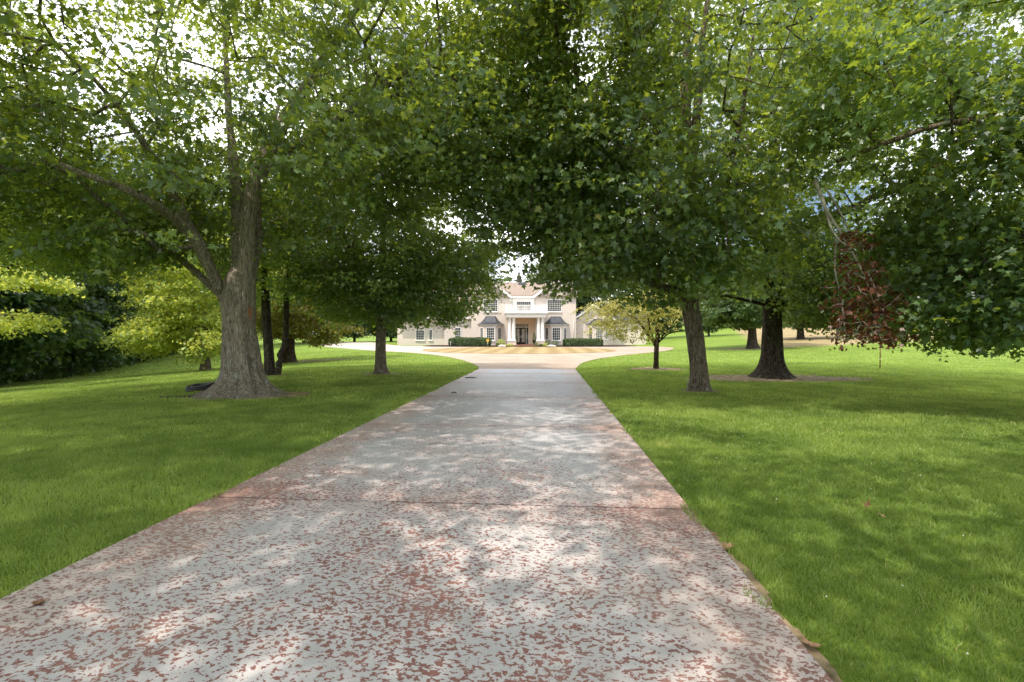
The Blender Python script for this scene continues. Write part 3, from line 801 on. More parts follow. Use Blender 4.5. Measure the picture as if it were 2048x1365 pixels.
# drive slab in its own frame: x across, y along
DA = math.atan(0.0743); DO = Vector((drive_x(0), 0, 0)); DW = 2.125; DL0, DL1 = -8.0, 21.35
def d2w(x, y): return (DO.x + x*math.cos(DA) + y*math.sin(DA), -x*math.sin(DA) + y*math.cos(DA))
mb = MB()
ys = np.linspace(DL0, DL1, 61)
JOINT = [4.25 + 3.65*k for k in range(-3, 5)]
rngd = random.Random(4)
cuts = sorted(set([DL0, DL1] + JOINT))
H = 0.035
for a, b in zip(cuts, cuts[1:]):
    a2, b2 = a + 0.011, b - 0.011
    mb.box(-DW, DW, a2, b2, -0.06, H)
mb.box(-DW+.01, DW-.01, DL0, DL1, -0.07, H-0.034)
t = NT('worn_stained_concrete')
c = t.coord('Object')
sep = t.n('ShaderNodeSeparateXYZ'); t.l(c, sep.inputs[0])
cr = t.coord('Object', scale=(1.0, 1.35, 1), rot=(0, 0, R(28)))
warp = t.n('ShaderNodeTexNoise'); warp.inputs['Scale'].default_value = 5.0; t.l(cr, warp.inputs['Vector'])
wv = t.n('ShaderNodeVectorMath', operation='MULTIPLY_ADD'); t.l(warp.outputs['Color'], wv.inputs[0]); wv.inputs[1].default_value = (.07, .07, .07); t.l(cr, wv.inputs[2])
blob = t.math('ADD', t.math('MULTIPLY', t.noise(wv.outputs[0], 29, 2.5, 0.5, 0.35), 0.62), t.math('MULTIPLY', t.noise(wv.outputs[0], 68, 2.0, 0.5, 0.2), 0.38))
large = t.noise(c, 0.55, 3, 0.55); mid = t.noise(c, 2.6, 3, 0.6)
edge = t.math('SUBTRACT', DW, t.math('ABSOLUTE', sep.outputs['X']))
edge = t.math('SUBTRACT', edge, t.math('MULTIPLY', mid, 0.5))
edgem = t.ramp(edge, [(0.0, 1.0), (0.55, 0.0)])
jy = t.math('DIVIDE', t.math('SUBTRACT', sep.outputs['Y'], 4.25 - 3.65*10), 3.65)
jf = t.math('ABSOLUTE', t.math('SUBTRACT', t.math('FRACT', t.math('ADD', jy, 0.5)), 0.5))
jm = t.ramp(t.math('ADD', jf, t.math('MULTIPLY', t.math('SUBTRACT', mid, .5), 0.09)), [(0.0, 1.0), (0.15, 0.0)])
bias = t.math('ADD', t.math('MULTIPLY', edgem, 0.035), t.math('MULTIPLY', jm, 0.028))
bias = t.math('ADD', bias, t.math('MULTIPLY', t.math('SUBTRACT', large, 0.5), 0.29))
bias = t.math('ADD', bias, t.math('MULTIPLY', t.math('SUBTRACT', mid, 0.5), 0.16))
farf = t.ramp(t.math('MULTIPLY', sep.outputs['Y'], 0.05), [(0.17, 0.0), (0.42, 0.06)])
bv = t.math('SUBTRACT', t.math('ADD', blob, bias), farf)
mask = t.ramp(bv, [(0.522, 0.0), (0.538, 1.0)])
rim = t.ramp(bv, [(0.52, 0.0), (0.542, 1.0), (0.56, 0.0)])
fine = t.noise(c, 160, 3, 0.7)
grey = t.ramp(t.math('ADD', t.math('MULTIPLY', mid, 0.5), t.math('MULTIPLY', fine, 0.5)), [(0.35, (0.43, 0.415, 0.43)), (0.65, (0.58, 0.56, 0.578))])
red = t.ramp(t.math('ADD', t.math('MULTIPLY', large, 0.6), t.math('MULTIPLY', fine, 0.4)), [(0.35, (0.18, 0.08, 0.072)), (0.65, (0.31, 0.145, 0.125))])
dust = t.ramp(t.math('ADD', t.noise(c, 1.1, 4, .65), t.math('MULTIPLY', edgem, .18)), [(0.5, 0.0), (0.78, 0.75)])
grey = t.mix(t.ramp(t.math('MULTIPLY', sep.outputs['Y'], 0.05), [(0.22, 0.0), (0.5, 0.9)]), grey, t.ramp(t.noise(c, 34, 3, .7), [(0.38, (0.25, 0.262, 0.30)), (0.62, (0.56, 0.565, 0.60))]))  # far half: blue-grey sky sheen and pale glints painted into the concrete
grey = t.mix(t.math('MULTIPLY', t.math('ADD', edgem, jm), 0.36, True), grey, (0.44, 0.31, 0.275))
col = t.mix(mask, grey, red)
col = t.mix(t.math('MULTIPLY', dust, 0.45), col, (0.50, 0.40, 0.35))
jl = t.math('MULTIPLY', t.ramp(jf, [(0.0, 1.0), (0.006, 0.0)]), t.ramp(large, [(0.38, 0.15), (0.55, 0.65)]))
col = t.mix(jl, col, (0.07, 0.05, 0.045))
hgt = t.math('ADD', t.math('MULTIPLY', t.math('SUBTRACT', 1.0, mask), 0.7), t.math('MULTIPLY', fine, 0.35))
rgh = t.mix(mask, (0.50,)*3, (0.62,)*3)
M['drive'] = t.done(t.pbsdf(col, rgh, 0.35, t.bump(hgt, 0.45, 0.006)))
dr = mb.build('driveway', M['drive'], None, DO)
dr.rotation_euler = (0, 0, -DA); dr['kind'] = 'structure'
DPOLY = np.array([d2w(-DW, DL0), d2w(DW, DL0), d2w(DW, DL1), d2w(-DW, DL1)])

# paved loop in front of the house
def u2(u, v):
    Y = (1450+108.8)/((v-HV)+4.35); return ((u-1024)/F*Y, Y)
e0 = d2w(-DW, DL1+0.01); e1 = d2w(DW, DL1+0.01)
ring = [e0, e1]
ring += [(p[0], p[1]) for p in curve([(e1[0], e1[1], 0), (3.15, 23.2, 0), (3.9, 26.5, 0), (5.4, 30.5, 0), (8.2, 35.5, 0), (11.6, 40.5, 0), (15.2, 46.5, 0), (17.6, 52.5, 0)], 4)[1:]]
ring += [(17.4, 57.5), (14.5, 60.0), (9.0, 62.5), (-14.0, 62.5), (-16.0, 65.6), (-27, 92), (-32, 88), (-28.5, 72)]
ring += [(p[0], p[1]) for p in curve([(-23.5, 60.0, 0), (-17.6, 51.5, 0), (-12.2, 45.0, 0), (-7.6, 39.0, 0), (-4.6, 33.5, 0), (-2.7, 28.0, 0), (-1.75, 24.0, 0), (e0[0], e0[1], 0)], 4)[:-1]]
t = NT('tan_paving'); c = t.coord('Object')
f1 = t.noise(c, 0.5, 4, 0.6); f2 = t.noise(c, 9, 4, 0.7)
col = t.ramp(t.math('ADD', t.math('MULTIPLY', f1, .6), t.math('MULTIPLY', f2, .4)), [(0.35, (0.29, 0.222, 0.173)), (0.65, (0.42, 0.335, 0.265))])
sx = t.n('ShaderNodeSeparateXYZ'); t.l(c, sx.inputs[0])
pale = t.ramp(t.math('MULTIPLY', sx.outputs['X'], -0.06), [(0.1, 0.0), (0.8, 0.9)])
col = t.mix(pale, col, (0.44, 0.39, 0.345))
M['loop'] = t.done(t.pbsdf(col, 0.85, 0.2, t.bump(f2, 0.2, 0.01)))
lp = sheet('paved_loop', ring, 0.03, M['loop'], 1.0, skirt=0.06)
LPOLY = np.array(ring)
# round straw lawn island
isl = [(0.7+9.3*math.cos(a), 47.3+9.5*math.sin(a)) for a in np.linspace(0, 2*math.pi, 64)[:-1]]
t = NT('mown_straw_lawn'); c = t.coord('Object', rot=(0, 0, R(4)))
sx = t.n('ShaderNodeSeparateXYZ'); t.l(c, sx.inputs[0])
st = t.n('ShaderNodeMath', operation='SINE'); t.l(t.math('ADD', t.math('MULTIPLY', sx.outputs['X'], 3.6), t.math('MULTIPLY', t.noise(t.coord('Object'), .35, 3, .6), 5.0)), st.inputs[0])
f2 = t.noise(t.coord('Object'), 3.0, 5, 0.7); f3 = t.noise(t.coord('Object'), 22, 4, 0.7)
s2 = t.math('ADD', t.math('MULTIPLY', st.outputs[0], 0.085), t.math('ADD', t.math('MULTIPLY', f2, .5), t.math('MULTIPLY', f3, .45)))
col = t.ramp(s2, [(0.3, (0.20, 0.148, 0.065)), (0.52, (0.31, 0.235, 0.12)), (0.72, (0.47, 0.38, 0.235))])
M['straw'] = t.done(t.pbsdf(col, 0.95, 0.05, t.bump(f3, .5, .03)))
sheet('straw_lawn', isl, 0.055, M['straw'], 1.0, skirt=0.04)
M['mulch'] = simple('dark_mulch', (0.06, 0.042, 0.032), 0.95, 0.1, 0.5, 7)
M['soil'] = simple('dry_soil', (0.36, 0.275, 0.175), 0.95, 0.1, 0.5, 5)
bed = [(-9.6, 58.2), (-6, 57.2), (1.0, 56.9), (7, 57.0), (12.5, 58.0), (15.5, 60.5), (15.5, 65.8), (-11, 65.8), (-11.2, 60.5)]
sheet('mulch_bed', bed, 0.062, M['mulch'], 1.0, skirt=0.04)

SOIL = []
def soil_patch(cx, cy, rx, ry, seed, name='soil_patch', rot=0.0):
    rr = random.Random(seed); pts = []
    for k in range(28):
        a = 2*math.pi*k/28; s = 0.8 + 0.35*rr.random()
        x = rx*s*math.cos(a); y = ry*s*math.sin(a)
        pts.append((cx+x*math.cos(rot)-y*math.sin(rot), cy+x*math.sin(rot)+y*math.cos(rot)))
    sheet(name, pts, 0.006, M['soil'], 0.5)
    SOIL.append((cx, cy, rx, ry, rot))
soil_patch(9.3, 17.0, 3.2, 1.6, 2); soil_patch(-6.6, 12.2, 1.6, .95, 3); soil_patch(6.55, 21.9, 1.35, 1.0, 4)
soil_patch(-5.2, 19.0, .9, .45, 5); soil_patch(-13.6, 31.4, 3.2, 1.3, 6); soil_patch(5.1, 13.15, .55, .5, 7); soil_patch(-9.2, 18.6, .6, .4, 8)
soil_patch(22.6, 45.5, 3.5, 1.6, 9)
for k, (yy, ln, w) in enumerate([(2.35, .42, .055), (3.15, .35, .06), (3.75, .2, .04), (1.7, .25, .07)]):
    px, py = d2w(DW+0.02, yy); soil_patch(px, py, w, ln, 20+k, 'bare_soil_edge', -DA)

# ------------------------------------------------------------------ grass blades
def grass_mesh():
    rng = np.random.default_rng(77)
    Vs = []; nV = 0; F5 = []; T = []
    loops = []; starts = []; ls = 0
    allv = []; alll = []; allst = []; tint = []
    bands = [(0.6, 2.6, 6200, .0050, .036), (2.6, 4.2, 6600, .0055, .038), (4.2, 7.0, 3800, .007, .040), (7.0, 11.0, 1700, .0105, .044), (11, 17, 650, .016, .052), (17, 27, 240, .026, .055), (27, 46, 60, .045, .055)]
    vo = 0; lo = 0
    for (y0, y1, den, w, h) in bands:
        xm = 1.12*y1 + 2.2
        n = int((y1-y0)*2*xm*den*(0.4 if QUICK else 1))
        X = np.c_[rng.uniform(-xm, xm, n), rng.uniform(y0, y1, n)]
        X = X[np.abs(X[:, 0]) < 1.12*X[:, 1] + 2.2]
        # slab edge: keep blades off the concrete, ragged
        dxl = (X[:, 0]-DO.x)*math.cos(DA) - X[:, 1]*math.sin(DA)
        dyl = (X[:, 0]-DO.x)*math.sin(DA) + X[:, 1]*math.cos(DA)
        keep = ~((np.abs(dxl) < DW + 0.018 - 0.075*np.maximum(0, fnoise(np.c_[X*2.2, 0*dxl], 61, 2)-.42)/.3) & (dyl < DL1+.05))
        keep &= ~in_poly(X, LPOLY)
        dens = np.ones(len(X))
        for (cx, cy, rx, ry, rot) in SOIL:
            ax = X[:, 0]-cx; ay = X[:, 1]-cy
            bx = ax*math.cos(rot)+ay*math.sin(rot); by = -ax*math.sin(rot)+ay*math.cos(rot)
            e = np.sqrt((bx/rx)**2 + (by/ry)**2)
            dens = np.minimum(dens, smooth01((e-0.72)/0.55)+0.02)
        hay = ((X[:, 1]-43.5) > 0) & (X[:, 0] > 3+0.43*X[:, 1])
        keep &= ~hay
        keep &= rng.random(len(X)) < dens
        X = X[keep]; n = len(X)
        pn = fnoise(np.c_[X*0.9, np.zeros(n)], 3, 3); pn2 = fnoise(np.c_[X*4.0, np.zeros(n)], 8, 2)
        hh = h*(0.55 + 0.6*rng.random(n) + 0.5*pn2)*(0.75+0.5*pn)
        ww = w*(0.6+0.8*rng.random(n))
        a = rng.random(n)*6.283; b = rng.random(n)*6.283; lean = hh*(0.15+0.75*rng.random(n))
        ons = (np.abs(((X[:, 0]-DO.x)*math.cos(DA) - X[:, 1]*math.sin(DA))) < DW + .03) & (X[:, 1] < 21)
        z = gz(X[:, 0], X[:, 1]) - 0.004 + 0.022*ons
        base = np.c_[X, z]
        s = np.c_[np.cos(a), np.sin(a), 0*a]*(ww/2)[:, None]
        ld = np.c_[np.cos(b), np.sin(b), 0*b]
        mid = base + ld*(lean*0.35)[:, None] + np.array([0, 0, 1])*(hh*0.6)[:, None]
        tip = base + ld*lean[:, None] + np.array([0, 0, 1])*hh[:, None]
        pn3 = fnoise(np.c_[X*1.9+50, np.zeros(n)], 31, 2)
        tn = (0.75*pn + 0.45*pn3 + 0.28*rng.random(n) + 0.45*pn2 - 0.52).clip(0, 0.93)
        dry = rng.random(n) < 0.018; tn[dry] = 1.0
        if y0 < 11:
            V = np.stack([base-s, base+s, mid+s*.75, mid-s*.75, tip], 1).reshape(-1, 3)
            k = np.arange(n)*5 + vo
            L = np.stack([k, k+1, k+2, k+3, k+3, k+2, k+4], 1).ravel()
            st = (np.arange(n)*7 + lo)[:, None] + np.array([0, 4]); st = st.ravel()
            alll.append(L); allst.append(st); tint.append(np.repeat(tn, 2)); vo += n*5; lo += n*7
        else:
            V = np.stack([base-s, base+s, tip], 1).reshape(-1, 3)
            k = np.arange(n)*3 + vo
            alll.append(np.stack([k, k+1, k+2], 1).ravel()); allst.append(np.arange(n)*3+lo); tint.append(tn); vo += n*3; lo += n*3
        allv.append(V)
    V = np.concatenate(allv); L = np.concatenate(alll); S = np.concatenate(allst); Tn = np.concatenate(tint)
    me = bpy.data.meshes.new('grass')
    me.vertices.add(len(V)); me.loops.add(len(L)); me.polygons.add(len(S))
    me.vertices.foreach_set('co', V.astype(np.float32).ravel())
    me.loops.foreach_set('vertex_index', L.astype(np.int32)); me.polygons.foreach_set('loop_start', S.astype(np.int32))
    me.update(calc_edges=True)
    me.attributes.new('tint', 'FLOAT', 'FACE').data.foreach_set('value', Tn.astype(np.float32))
    print('grass blades', len(S))
    return me
M['grass'] = leaf_mat('grass_blade', (0.080, 0.160, 0.026), (0.35, 0.45, 0.11), (0.53, 0.67, 0.10), 0.4, 0.03, (0.44, 0.37, 0.17), 0.6)
tag(link_mesh('grass', grass_mesh(), M['grass']), 'short bright green mown grass on both lawns', 'grass', None, 'stuff')
# clover flowers
rng = np.random.default_rng(8); n = 130
cx = rng.uniform(1.6, 11, n); cy = rng.uniform(1.4, 10, n)
ok = (cx > drive_x(cy) + 2.3) & (fnoise(np.c_[cx*.6, cy*.6, 0*cx], 5, 2) > .45); cx = cx[ok]; cy = cy[ok]
mb = MB()
for x, y in zip(cx, cy):
    z = g(x, y)+rng.uniform(.035, .06); r_ = rng.uniform(.004, .008)
    mb.mesh([(x+r_,y,z),(x-r_,y,z),(x,y+r_,z),(x,y-r_,z),(x,y,z+r_),(x,y,z-r_)], [(0,2,4),(2,1,4),(1,3,4),(3,0,4),(2,0,5),(1,2,5),(3,1,5),(0,3,5)])
tag(mb.build('clover_flowers', simple('clover_white', (.75, .73, .66), .8, .1, .1)), 'tiny white clover heads scattered in the right lawn', 'clover', None, 'stuff')
#SECTION3
# ------------------------------------------------------------------ the house
HX, HY = 1.63, 66.0
house = empty('brick_house', (HX, HY, g(HX, HY)))
tag(house, 'wide two-storey pale cream brick house with a white columned portico', 'house')
K = 0.01735
def hx(c): return (c-1055)*K
def hz(c): return (678-c)*K
def brick_mat(name, a, b, mort):
    t = NT(name)
    tc = t.n('ShaderNodeTexCoord'); sp = t.n('ShaderNodeSeparateXYZ'); t.l(tc.outputs['Object'], sp.inputs[0])
    cb = t.n('ShaderNodeCombineXYZ'); t.l(t.math('ADD', sp.outputs['X'], sp.outputs['Y']), cb.inputs[0]); t.l(sp.outputs['Z'], cb.inputs[1])
    br = t.n('ShaderNodeTexBrick'); br.inputs['Scale'].default_value = 1.0
    br.inputs['Brick Width'].default_value = 0.42; br.inputs['Row Height'].default_value = 0.14; br.inputs['Mortar Size'].default_value = 0.012
    br.inputs['Color1'].default_value = (*a, 1); br.inputs['Color2'].default_value = (*b, 1); br.inputs['Mortar'].default_value = (*mort, 1)
    t.l(cb.outputs[0], br.inputs['Vector'])
    n = t.noise(tc.outputs['Object'], 0.8, 4, .6)
    col = t.mix(t.math('MULTIPLY', n, .3), br.outputs['Color'], tuple(.82*x for x in a))
    return t.done(t.pbsdf(col, 0.85, 0.15, t.bump(br.outputs['Fac'], -0.3, 0.02)))
M['brick'] = brick_mat('painted_brick', (.70, .625, .56), (.655, .58, .515), (.53, .465, .405))
M['trim'] = simple('white_trim', (.82, .80, .78), .5, .3, .04)
M['warm'] = simple('warm_wall', (.95, .82, .66), .8, .1, .05)  # portico interior: warm bounce light painted in as a bright wall colour
def shingle(name, a, b):
    t = NT(name); tc = t.n('ShaderNodeTexCoord'); sp = t.n('ShaderNodeSeparateXYZ'); t.l(tc.outputs['Object'], sp.inputs[0])
    cb = t.n('ShaderNodeCombineXYZ'); t.l(t.math('ADD', sp.outputs['X'], t.math('MULTIPLY', sp.outputs['Y'], .01)), cb.inputs[0]); t.l(sp.outputs['Z'], cb.inputs[1])
    br = t.n('ShaderNodeTexBrick'); br.inputs['Scale'].default_value = 1.0
    br.inputs['Brick Width'].default_value = 0.3; br.inputs['Row Height'].default_value = 0.12; br.inputs['Mortar Size'].default_value = 0.01
    br.inputs['Color1'].default_value = (*a, 1); br.inputs['Color2'].default_value = (*b, 1); br.inputs['Mortar'].default_value = (*[x*.6 for x in a], 1)
    t.l(cb.outputs[0], br.inputs['Vector'])
    n = t.noise(tc.outputs['Object'], 1.2, 5, .65)
    col = t.mix(t.math('MULTIPLY', n, .4), br.outputs['Color'], tuple(.7*x for x in b))
    return t.done(t.pbsdf(col, .9, .1))
M['roof'] = shingle('tan_shingles', (.255, .205, .17), (.33, .27, .225))
M['roof_dark'] = shingle('slate_shingles', (.055, .06, .075), (.08, .085, .10))
M['slate'] = simple('bay_metal', (.045, .052, .065), .38, .5, .25, 2)
t = NT('window_glass'); n = t.noise(t.coord('Object'), .9, 2, .5)
M['glass'] = t.done(t.pbsdf(t.ramp(n, [(.35, (.012, .016, .018)), (.7, (.06, .07, .07))]), .04, .6))
M['black'] = simple('black_paint', (.012, .011, .010), .35, .4, .1)
M['chim'] = simple('chimney_stone', (.075, .08, .06), .9, .1, .4, 5)
M['porch'] = simple('porch_brick', (.34, .16, .11), .8, .15, .2, 5)
M['stone'] = simple('pale_rock', (.62, .58, .52), .9, .1, .25, 3)
M['glassdoor'] = simple('door_glass', (.36, .33, .25), .12, .6, .35, 4)  # pale tone painted in for the outdoors reflected in the door panes
M['drain'] = simple('downspout_grey', (.60, .57, .53), .5, .3, .08)

def part(name, mb, mat, parent=None): return mb.build(name, mat, parent or house)

# main walls with an opening for the recessed entrance
wm = MB()
ox0, ox1, oz1 = hx(962), hx(1142), 3.65
xL, xR = hx(640), hx(1465)
wm.box(xL, ox0, 0, 9, -.3, 6.72); wm.box(ox1, xR, 0, 9, -.3, 6.72); wm.box(ox0, ox1, 0, 9, oz1, 6.72)
for a, b in ((xL, hx(940)), (hx(1142), xR)):        # two front gables, a little proud of the centre
    m = (a+b)/2
    wm.prism([(a+.02, -.06, -.3), (b-.02, -.06, -.3), (b-.02, -.06, 6.7), (m, -.06, 8.75), (a+.02, -.06, 6.7)] if a > 0 else
             [(a+.02, -.06, -.3), (ox0-.02, -.06, -.3), (ox0-.02, -.06, 3.7), (b, -.06, 3.7), (b, -.06, 6.7), (m, -.06, 8.75), (a+.02, -.06, 6.7)], (0, .05, 0))
part('wall', wm, M['brick'])
lw = MB(); lw.box(hx(45), xL-.003, 1.0, 9, -.3, 3.9); lw.box(hx(425), xL-.003, .45, .997, -.3, 3.9)
part('left_wing_wall', lw, M['brick'])
rw = MB(); rw.box(xR+.003, hx(1760), .9, 8, -.3, 3.5); rw.box(hx(1763), hx(2050), 2.0, 8, -.3, 3.2)
gxm = hx(1612)
rw.prism([(xR+.05, .85, 3.4), (hx(1759), .85, 3.4), (gxm, .85, 5.45)], (0, .048, 0))
part('right_wing_wall', rw, M['brick'])
# roofs
rf = MB()
def slope(mb, x0, x1, ya, za, yb, zb, th=.14):
    mb.prism([(x0, ya, za), (x1, ya, za), (x1, yb, zb), (x0, yb, zb)], (0, 0, th))
slope(rf, xL-.3, xR+.3, -.42, 6.62, 4.5, 8.98); slope(rf, xL-.3, xR+.3, 9.42, 6.62, 4.503, 8.98)
for a, b in ((xL, hx(940)), (hx(1142), xR)):
    m = (a+b)/2
    for s in (-1, 1):
        e = a-.35 if s < 0 else b+.35
        rf.prism([(e, -.45, 6.60), (m+s*.002, -.45, 9.02), (m+s*.002, 4.4, 9.02), (e, 4.4, 6.60)], (0, 0, .13))
roof_main = part('roof', rf, M['roof'])
rl = MB(); slope(rl, hx(45)-.3, xL+.0, .1, 3.75, 5.2, 8.25); slope(rl, hx(45)-.3, xL, 9.6, 3.75, 5.203, 8.25)
part('left_wing_roof', rl, M['roof'])
rr_ = MB()
for s in (-1, 1):
    e = hx(1440) if s < 0 else hx(1785)
    rr_.prism([(e, .55, 3.55), (gxm+s*.002, .55, 5.62), (gxm+s*.002, 5.5, 5.62), (e, 5.5, 3.55)], (0, 0, .12))
slope(rr_, hx(1763), hx(2070), 1.6, 3.2, 5, 5.2)
part('right_wing_roof', rr_, M['roof_dark'])  # shade on the wing roof is put into the dark shingle colour
# white rakes, eaves and cornice
tr = MB()
def rake(mb, xa, za, xb, zb, y, w=.28):
    d = Vector((xb-xa, 0, zb-za)); L = d.length; d.normalize(); nn = Vector((-d.z, 0, d.x))
    if nn.z < 0: nn = -nn
    mb.obox(Vector(((xa+xb)/2, y, (za+zb)/2)) - nn*w*.45, d*(L/2), Vector((0, .05, 0)), nn*w/2)
for a, b in ((xL, hx(940)), (hx(1142), xR)):
    m = (a+b)/2; rake(tr, a-.33, 6.62, m, 9.03, -.50); rake(tr, b+.33, 6.62, m, 9.03, -.505)
rake(tr, hx(1440), 3.57, gxm, 5.64, .49, .24); rake(tr, hx(1785), 3.57, gxm, 5.64, .485, .24)
tr.box(hx(940)+.05, hx(1142)-.05, -.50, -.08, 6.42, 6.64)
tr.box(hx(940)+.02, hx(1142)-.02, -.10, -.003, 6.0, 6.38)
tr.box(hx(45)-.3, xL-.02, -.02, .12, 3.62, 3.82)
tr.box(hx(1440), hx(1475), .3, .8, 3.42, 3.56)
part('roof_trim', tr, M['trim'])
for c, za, zb_ in ((962, 6.4, 4.7), (1138, 6.4, 4.7), (1445, 3.4, 0)):
    ds = MB(); ds.tube([(hx(c), -.12, za), (hx(c), -.12, zb_)], .05, 6); part('downspout', ds, M['drain'])
# chimney
ch = MB(); ch.box(hx(1003), hx(1043), 5.0, 5.9, 8.2, hz(108)); ch.box(hx(1001), hx(1045), 4.95, 5.95, hz(108)+.002, hz(100))
chim = part('chimney', ch, M['chim'])
cc = MB(); cc.lathe([(.25, 0), (.25, .1), (.2, .22), (.08, .32), (.01, .34)], (hx(1023), 5.45, hz(99)), 10)
part('chimney_cap', cc, M['slate'], chim)
cr_ = MB(); cr_.prism([(hx(1012), 3.45, 8.62), (hx(1088), 3.45, 8.60), (hx(1062), 4.4, 9.04), (hx(1018), 4.4, 9.04)], (0, 0, .1))
part('chimney_cricket', cr_, M['roof_dark'])

# windows
def window(x0, x1, z0, z1, y, nx, nz, fw=.09, ang=0.0, piv=None, mw=.028, parent=None, depth=.07, sill=True):
    mb = MB(); pn = MB()
    mb.box(x0-fw, x0, y-depth, y+.02, z0-fw, z1+fw); mb.box(x1, x1+fw, y-depth, y+.02, z0-fw, z1+fw)
    mb.box(x0, x1, y-depth, y+.02, z1, z1+fw); mb.box(x0, x1, y-depth, y+.02, z0-fw, z0)
    for k in range(1, nx):
        x = x0+(x1-x0)*k/nx; mb.box(x-mw/2, x+mw/2, y-.040, y-.012, z0, z1)
    for k in range(1, nz):
        z = z0+(z1-z0)*k/nz; mb.box(x0, x1, y-.038, y-.013, z-mw/2, z+mw/2)
    if sill: mb.box(x0-fw-.05, x1+fw+.05, y-depth-.06, y+.018, z0-fw-.08, z0-fw-.002)
    pn.box(x0+.001, x1-.001, y-.016, y+.01, z0+.001, z1-.001)
    if piv is not None:
        Rm = Matrix.Rotation(ang, 3, 'Z'); pv = Vector(piv)
        for b in (mb, pn): b.v = [tuple(Rm @ (Vector(v)-pv) + pv) for v in b.v]
    w = part('window', mb, M['trim'], parent)
    part('pane', pn, M['glass'], w)
    return w
window(hx(739), hx(846), hz(409), hz(322), -.07, 8, 6)
window(hx(1241), hx(1346), hz(409), hz(322), -.07, 8, 6)
window(hx(1000), hx(1107), hz(420), hz(336), -.01, 7, 5)
for ca, cb_ in ((972, 993.5), (1113.5, 1135)):
    sb = MB(); sb.box(hx(ca), hx(cb_), -.05, -.004, hz(425), hz(330)); part('shutter_panel', sb, M['trim'])
window(hx(197), hx(258), hz(634), hz(560), .99, 4, 4); window(hx(302), hx(322), hz(634), hz(556), .99, 2, 4)
window(hx(512), hx(553), hz(640), hz(540), .44, 3, 5)

def bay(x0, x1, y, zr0, zr1, zt, label=None, wall=None):
    """half-hexagon bay with flared metal roof"""
    w = x1-x0; d = .95; s = w*.25
    b = MB(); pts = [(x0, y, -.2), (x0+s, y-d, -.2), (x1-s, y-d, -.2), (x1, y, -.2)]
    b.prism(pts, (0, 0, zr0+.2)); bo = part('bay_wall', b, wall or M['brick'])
    tb = MB(); e = .14
    tb.prism([(x0-e-.02, y-.004, zr0-.14), (x0+s-e*.6, y-d-e, zr0-.14), (x1-s+e*.6, y-d-e, zr0-.14), (x1+e+.02, y-.004, zr0-.14)], (0, 0, .135))
    part('bay_trim', tb, M['trim'], bo)
    r = MB(); ov = .30
    o0 = [(x0-ov, y), (x0+s-ov*.55, y-d-ov), (x1-s+ov*.55, y-d-ov), (x1+ov, y)]
    cxm = (x0+x1)/2; tw = w*.22
    o1 = [(cxm-tw, y), (cxm-tw*.8, y-.18), (cxm+tw*.8, y-.18), (cxm+tw, y)]
    rings = []
    for k in range(9):
        tt = k/8; z = zr0 + (zr1-zr0)*tt**1.75 + .03
        rings.append([(a[0]+(b_[0]-a[0])*tt, a[1]+(b_[1]-a[1])*tt, z) for a, b_ in zip(o0, o1)])
    vs = [p for rg in rings for p in rg]; fs = []
    for k in range(8):
        for j in range(3): fs.append((k*4+j, k*4+j+1, k*4+4+j+1, k*4+4+j))
    fs.append((32, 33, 34, 35)); fs.append((3, 2, 1, 0))
    r.mesh(vs, fs)
    for j in (1, 2): r.tube([rings[k][j] for k in range(9)], .025, 5)
    for f_ in (.25, .5, .75): r.tube([tuple(np.array(rings[k][1])*(1-f_)+np.array(rings[k][2])*f_) for k in range(9)], .015, 4)
    r.box(x0-ov*.9, x1+ov*.9, y-.1, y-.002, zr0-.02, zr0+.028)
    part('bay_roof', r, M['slate'], bo)
    zb, zt_ = hz(634), hz(543)
    window(x0+s+w*.09, x1-s-w*.09, zb, zt_, y-d-.003, 4, 5, .1, parent=house)
    a = math.atan2(d, s); L = math.hypot(d, s)
    for sd in (-1, 1):
        if sd < 0: piv = (x0+s, y-d, 0); xa, xb = x0+s-L*.78, x0+s-L*.30; an = -a
        else: piv = (x1-s, y-d, 0); xa, xb = x1-s+L*.30, x1-s+L*.78; an = a
        window(xa, xb, zb+.1, zt_, y-d-.003, 2, 5, .06, an, piv, .02)
    return bo
bay(hx(706), hx(882), -.06, hz(512), hz(450), 0)
bay(hx(1216), hx(1394), -.06, hz(512), hz(452), 0)
bay(hx(1568), hx(1725), .85, hz(512), hz(470), 0)

# portico
PX0, PX1, PY = hx(918), hx(1214), -3.2
bm_ = MB()
bm_.box(PX0-.05, PX1+.05, PY, -.11, 3.72, 4.12); bm_.box(PX0-.16, PX1+.16, PY-.12, -.112, 4.122, 4.24); bm_.box(PX0-.26, PX1+.26, PY-.22, -.114, 4.242, 4.36)
part('portico_beam', bm_, M['trim'])
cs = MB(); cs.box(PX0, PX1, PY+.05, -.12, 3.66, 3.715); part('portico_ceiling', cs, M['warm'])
for c0, c1 in ((919, 990), (1147, 1217)):
    s_ = .955
    xa, xb = hx(1055+(c0-1055)*s_), hx(1055+(c1-1055)*s_)
    pl = MB(); pl.box(xa, xb, PY, PY+1.0, -.25, .58); pl.box(xa-.05, xb+.05, PY-.05, PY+1.05, .582, .66)
    po = part('column_plinth', pl, M['brick'])
    for k in (.27, .73):
        cm = MB(); xc = xa+(xb-xa)*k
        cm.lathe([(.29, .662), (.29, .76), (.245, .82), (.225, .9), (.225, 1.6), (.215, 2.4), (.19, 3.45), (.205, 3.47), (.205, 3.52), (.25, 3.58), (.27, 3.60), (.27, 3.717)], (xc, PY+.4, 0), 20)
        part('column', cm, M['trim'])
rl_ = MB()
zb = 4.365
for xx in np.arange(PX0+.16, PX1-.1, .145):
    rl_.box(xx-.03, xx+.03, PY+.07, PY+.13, zb+.1, zb+.86)
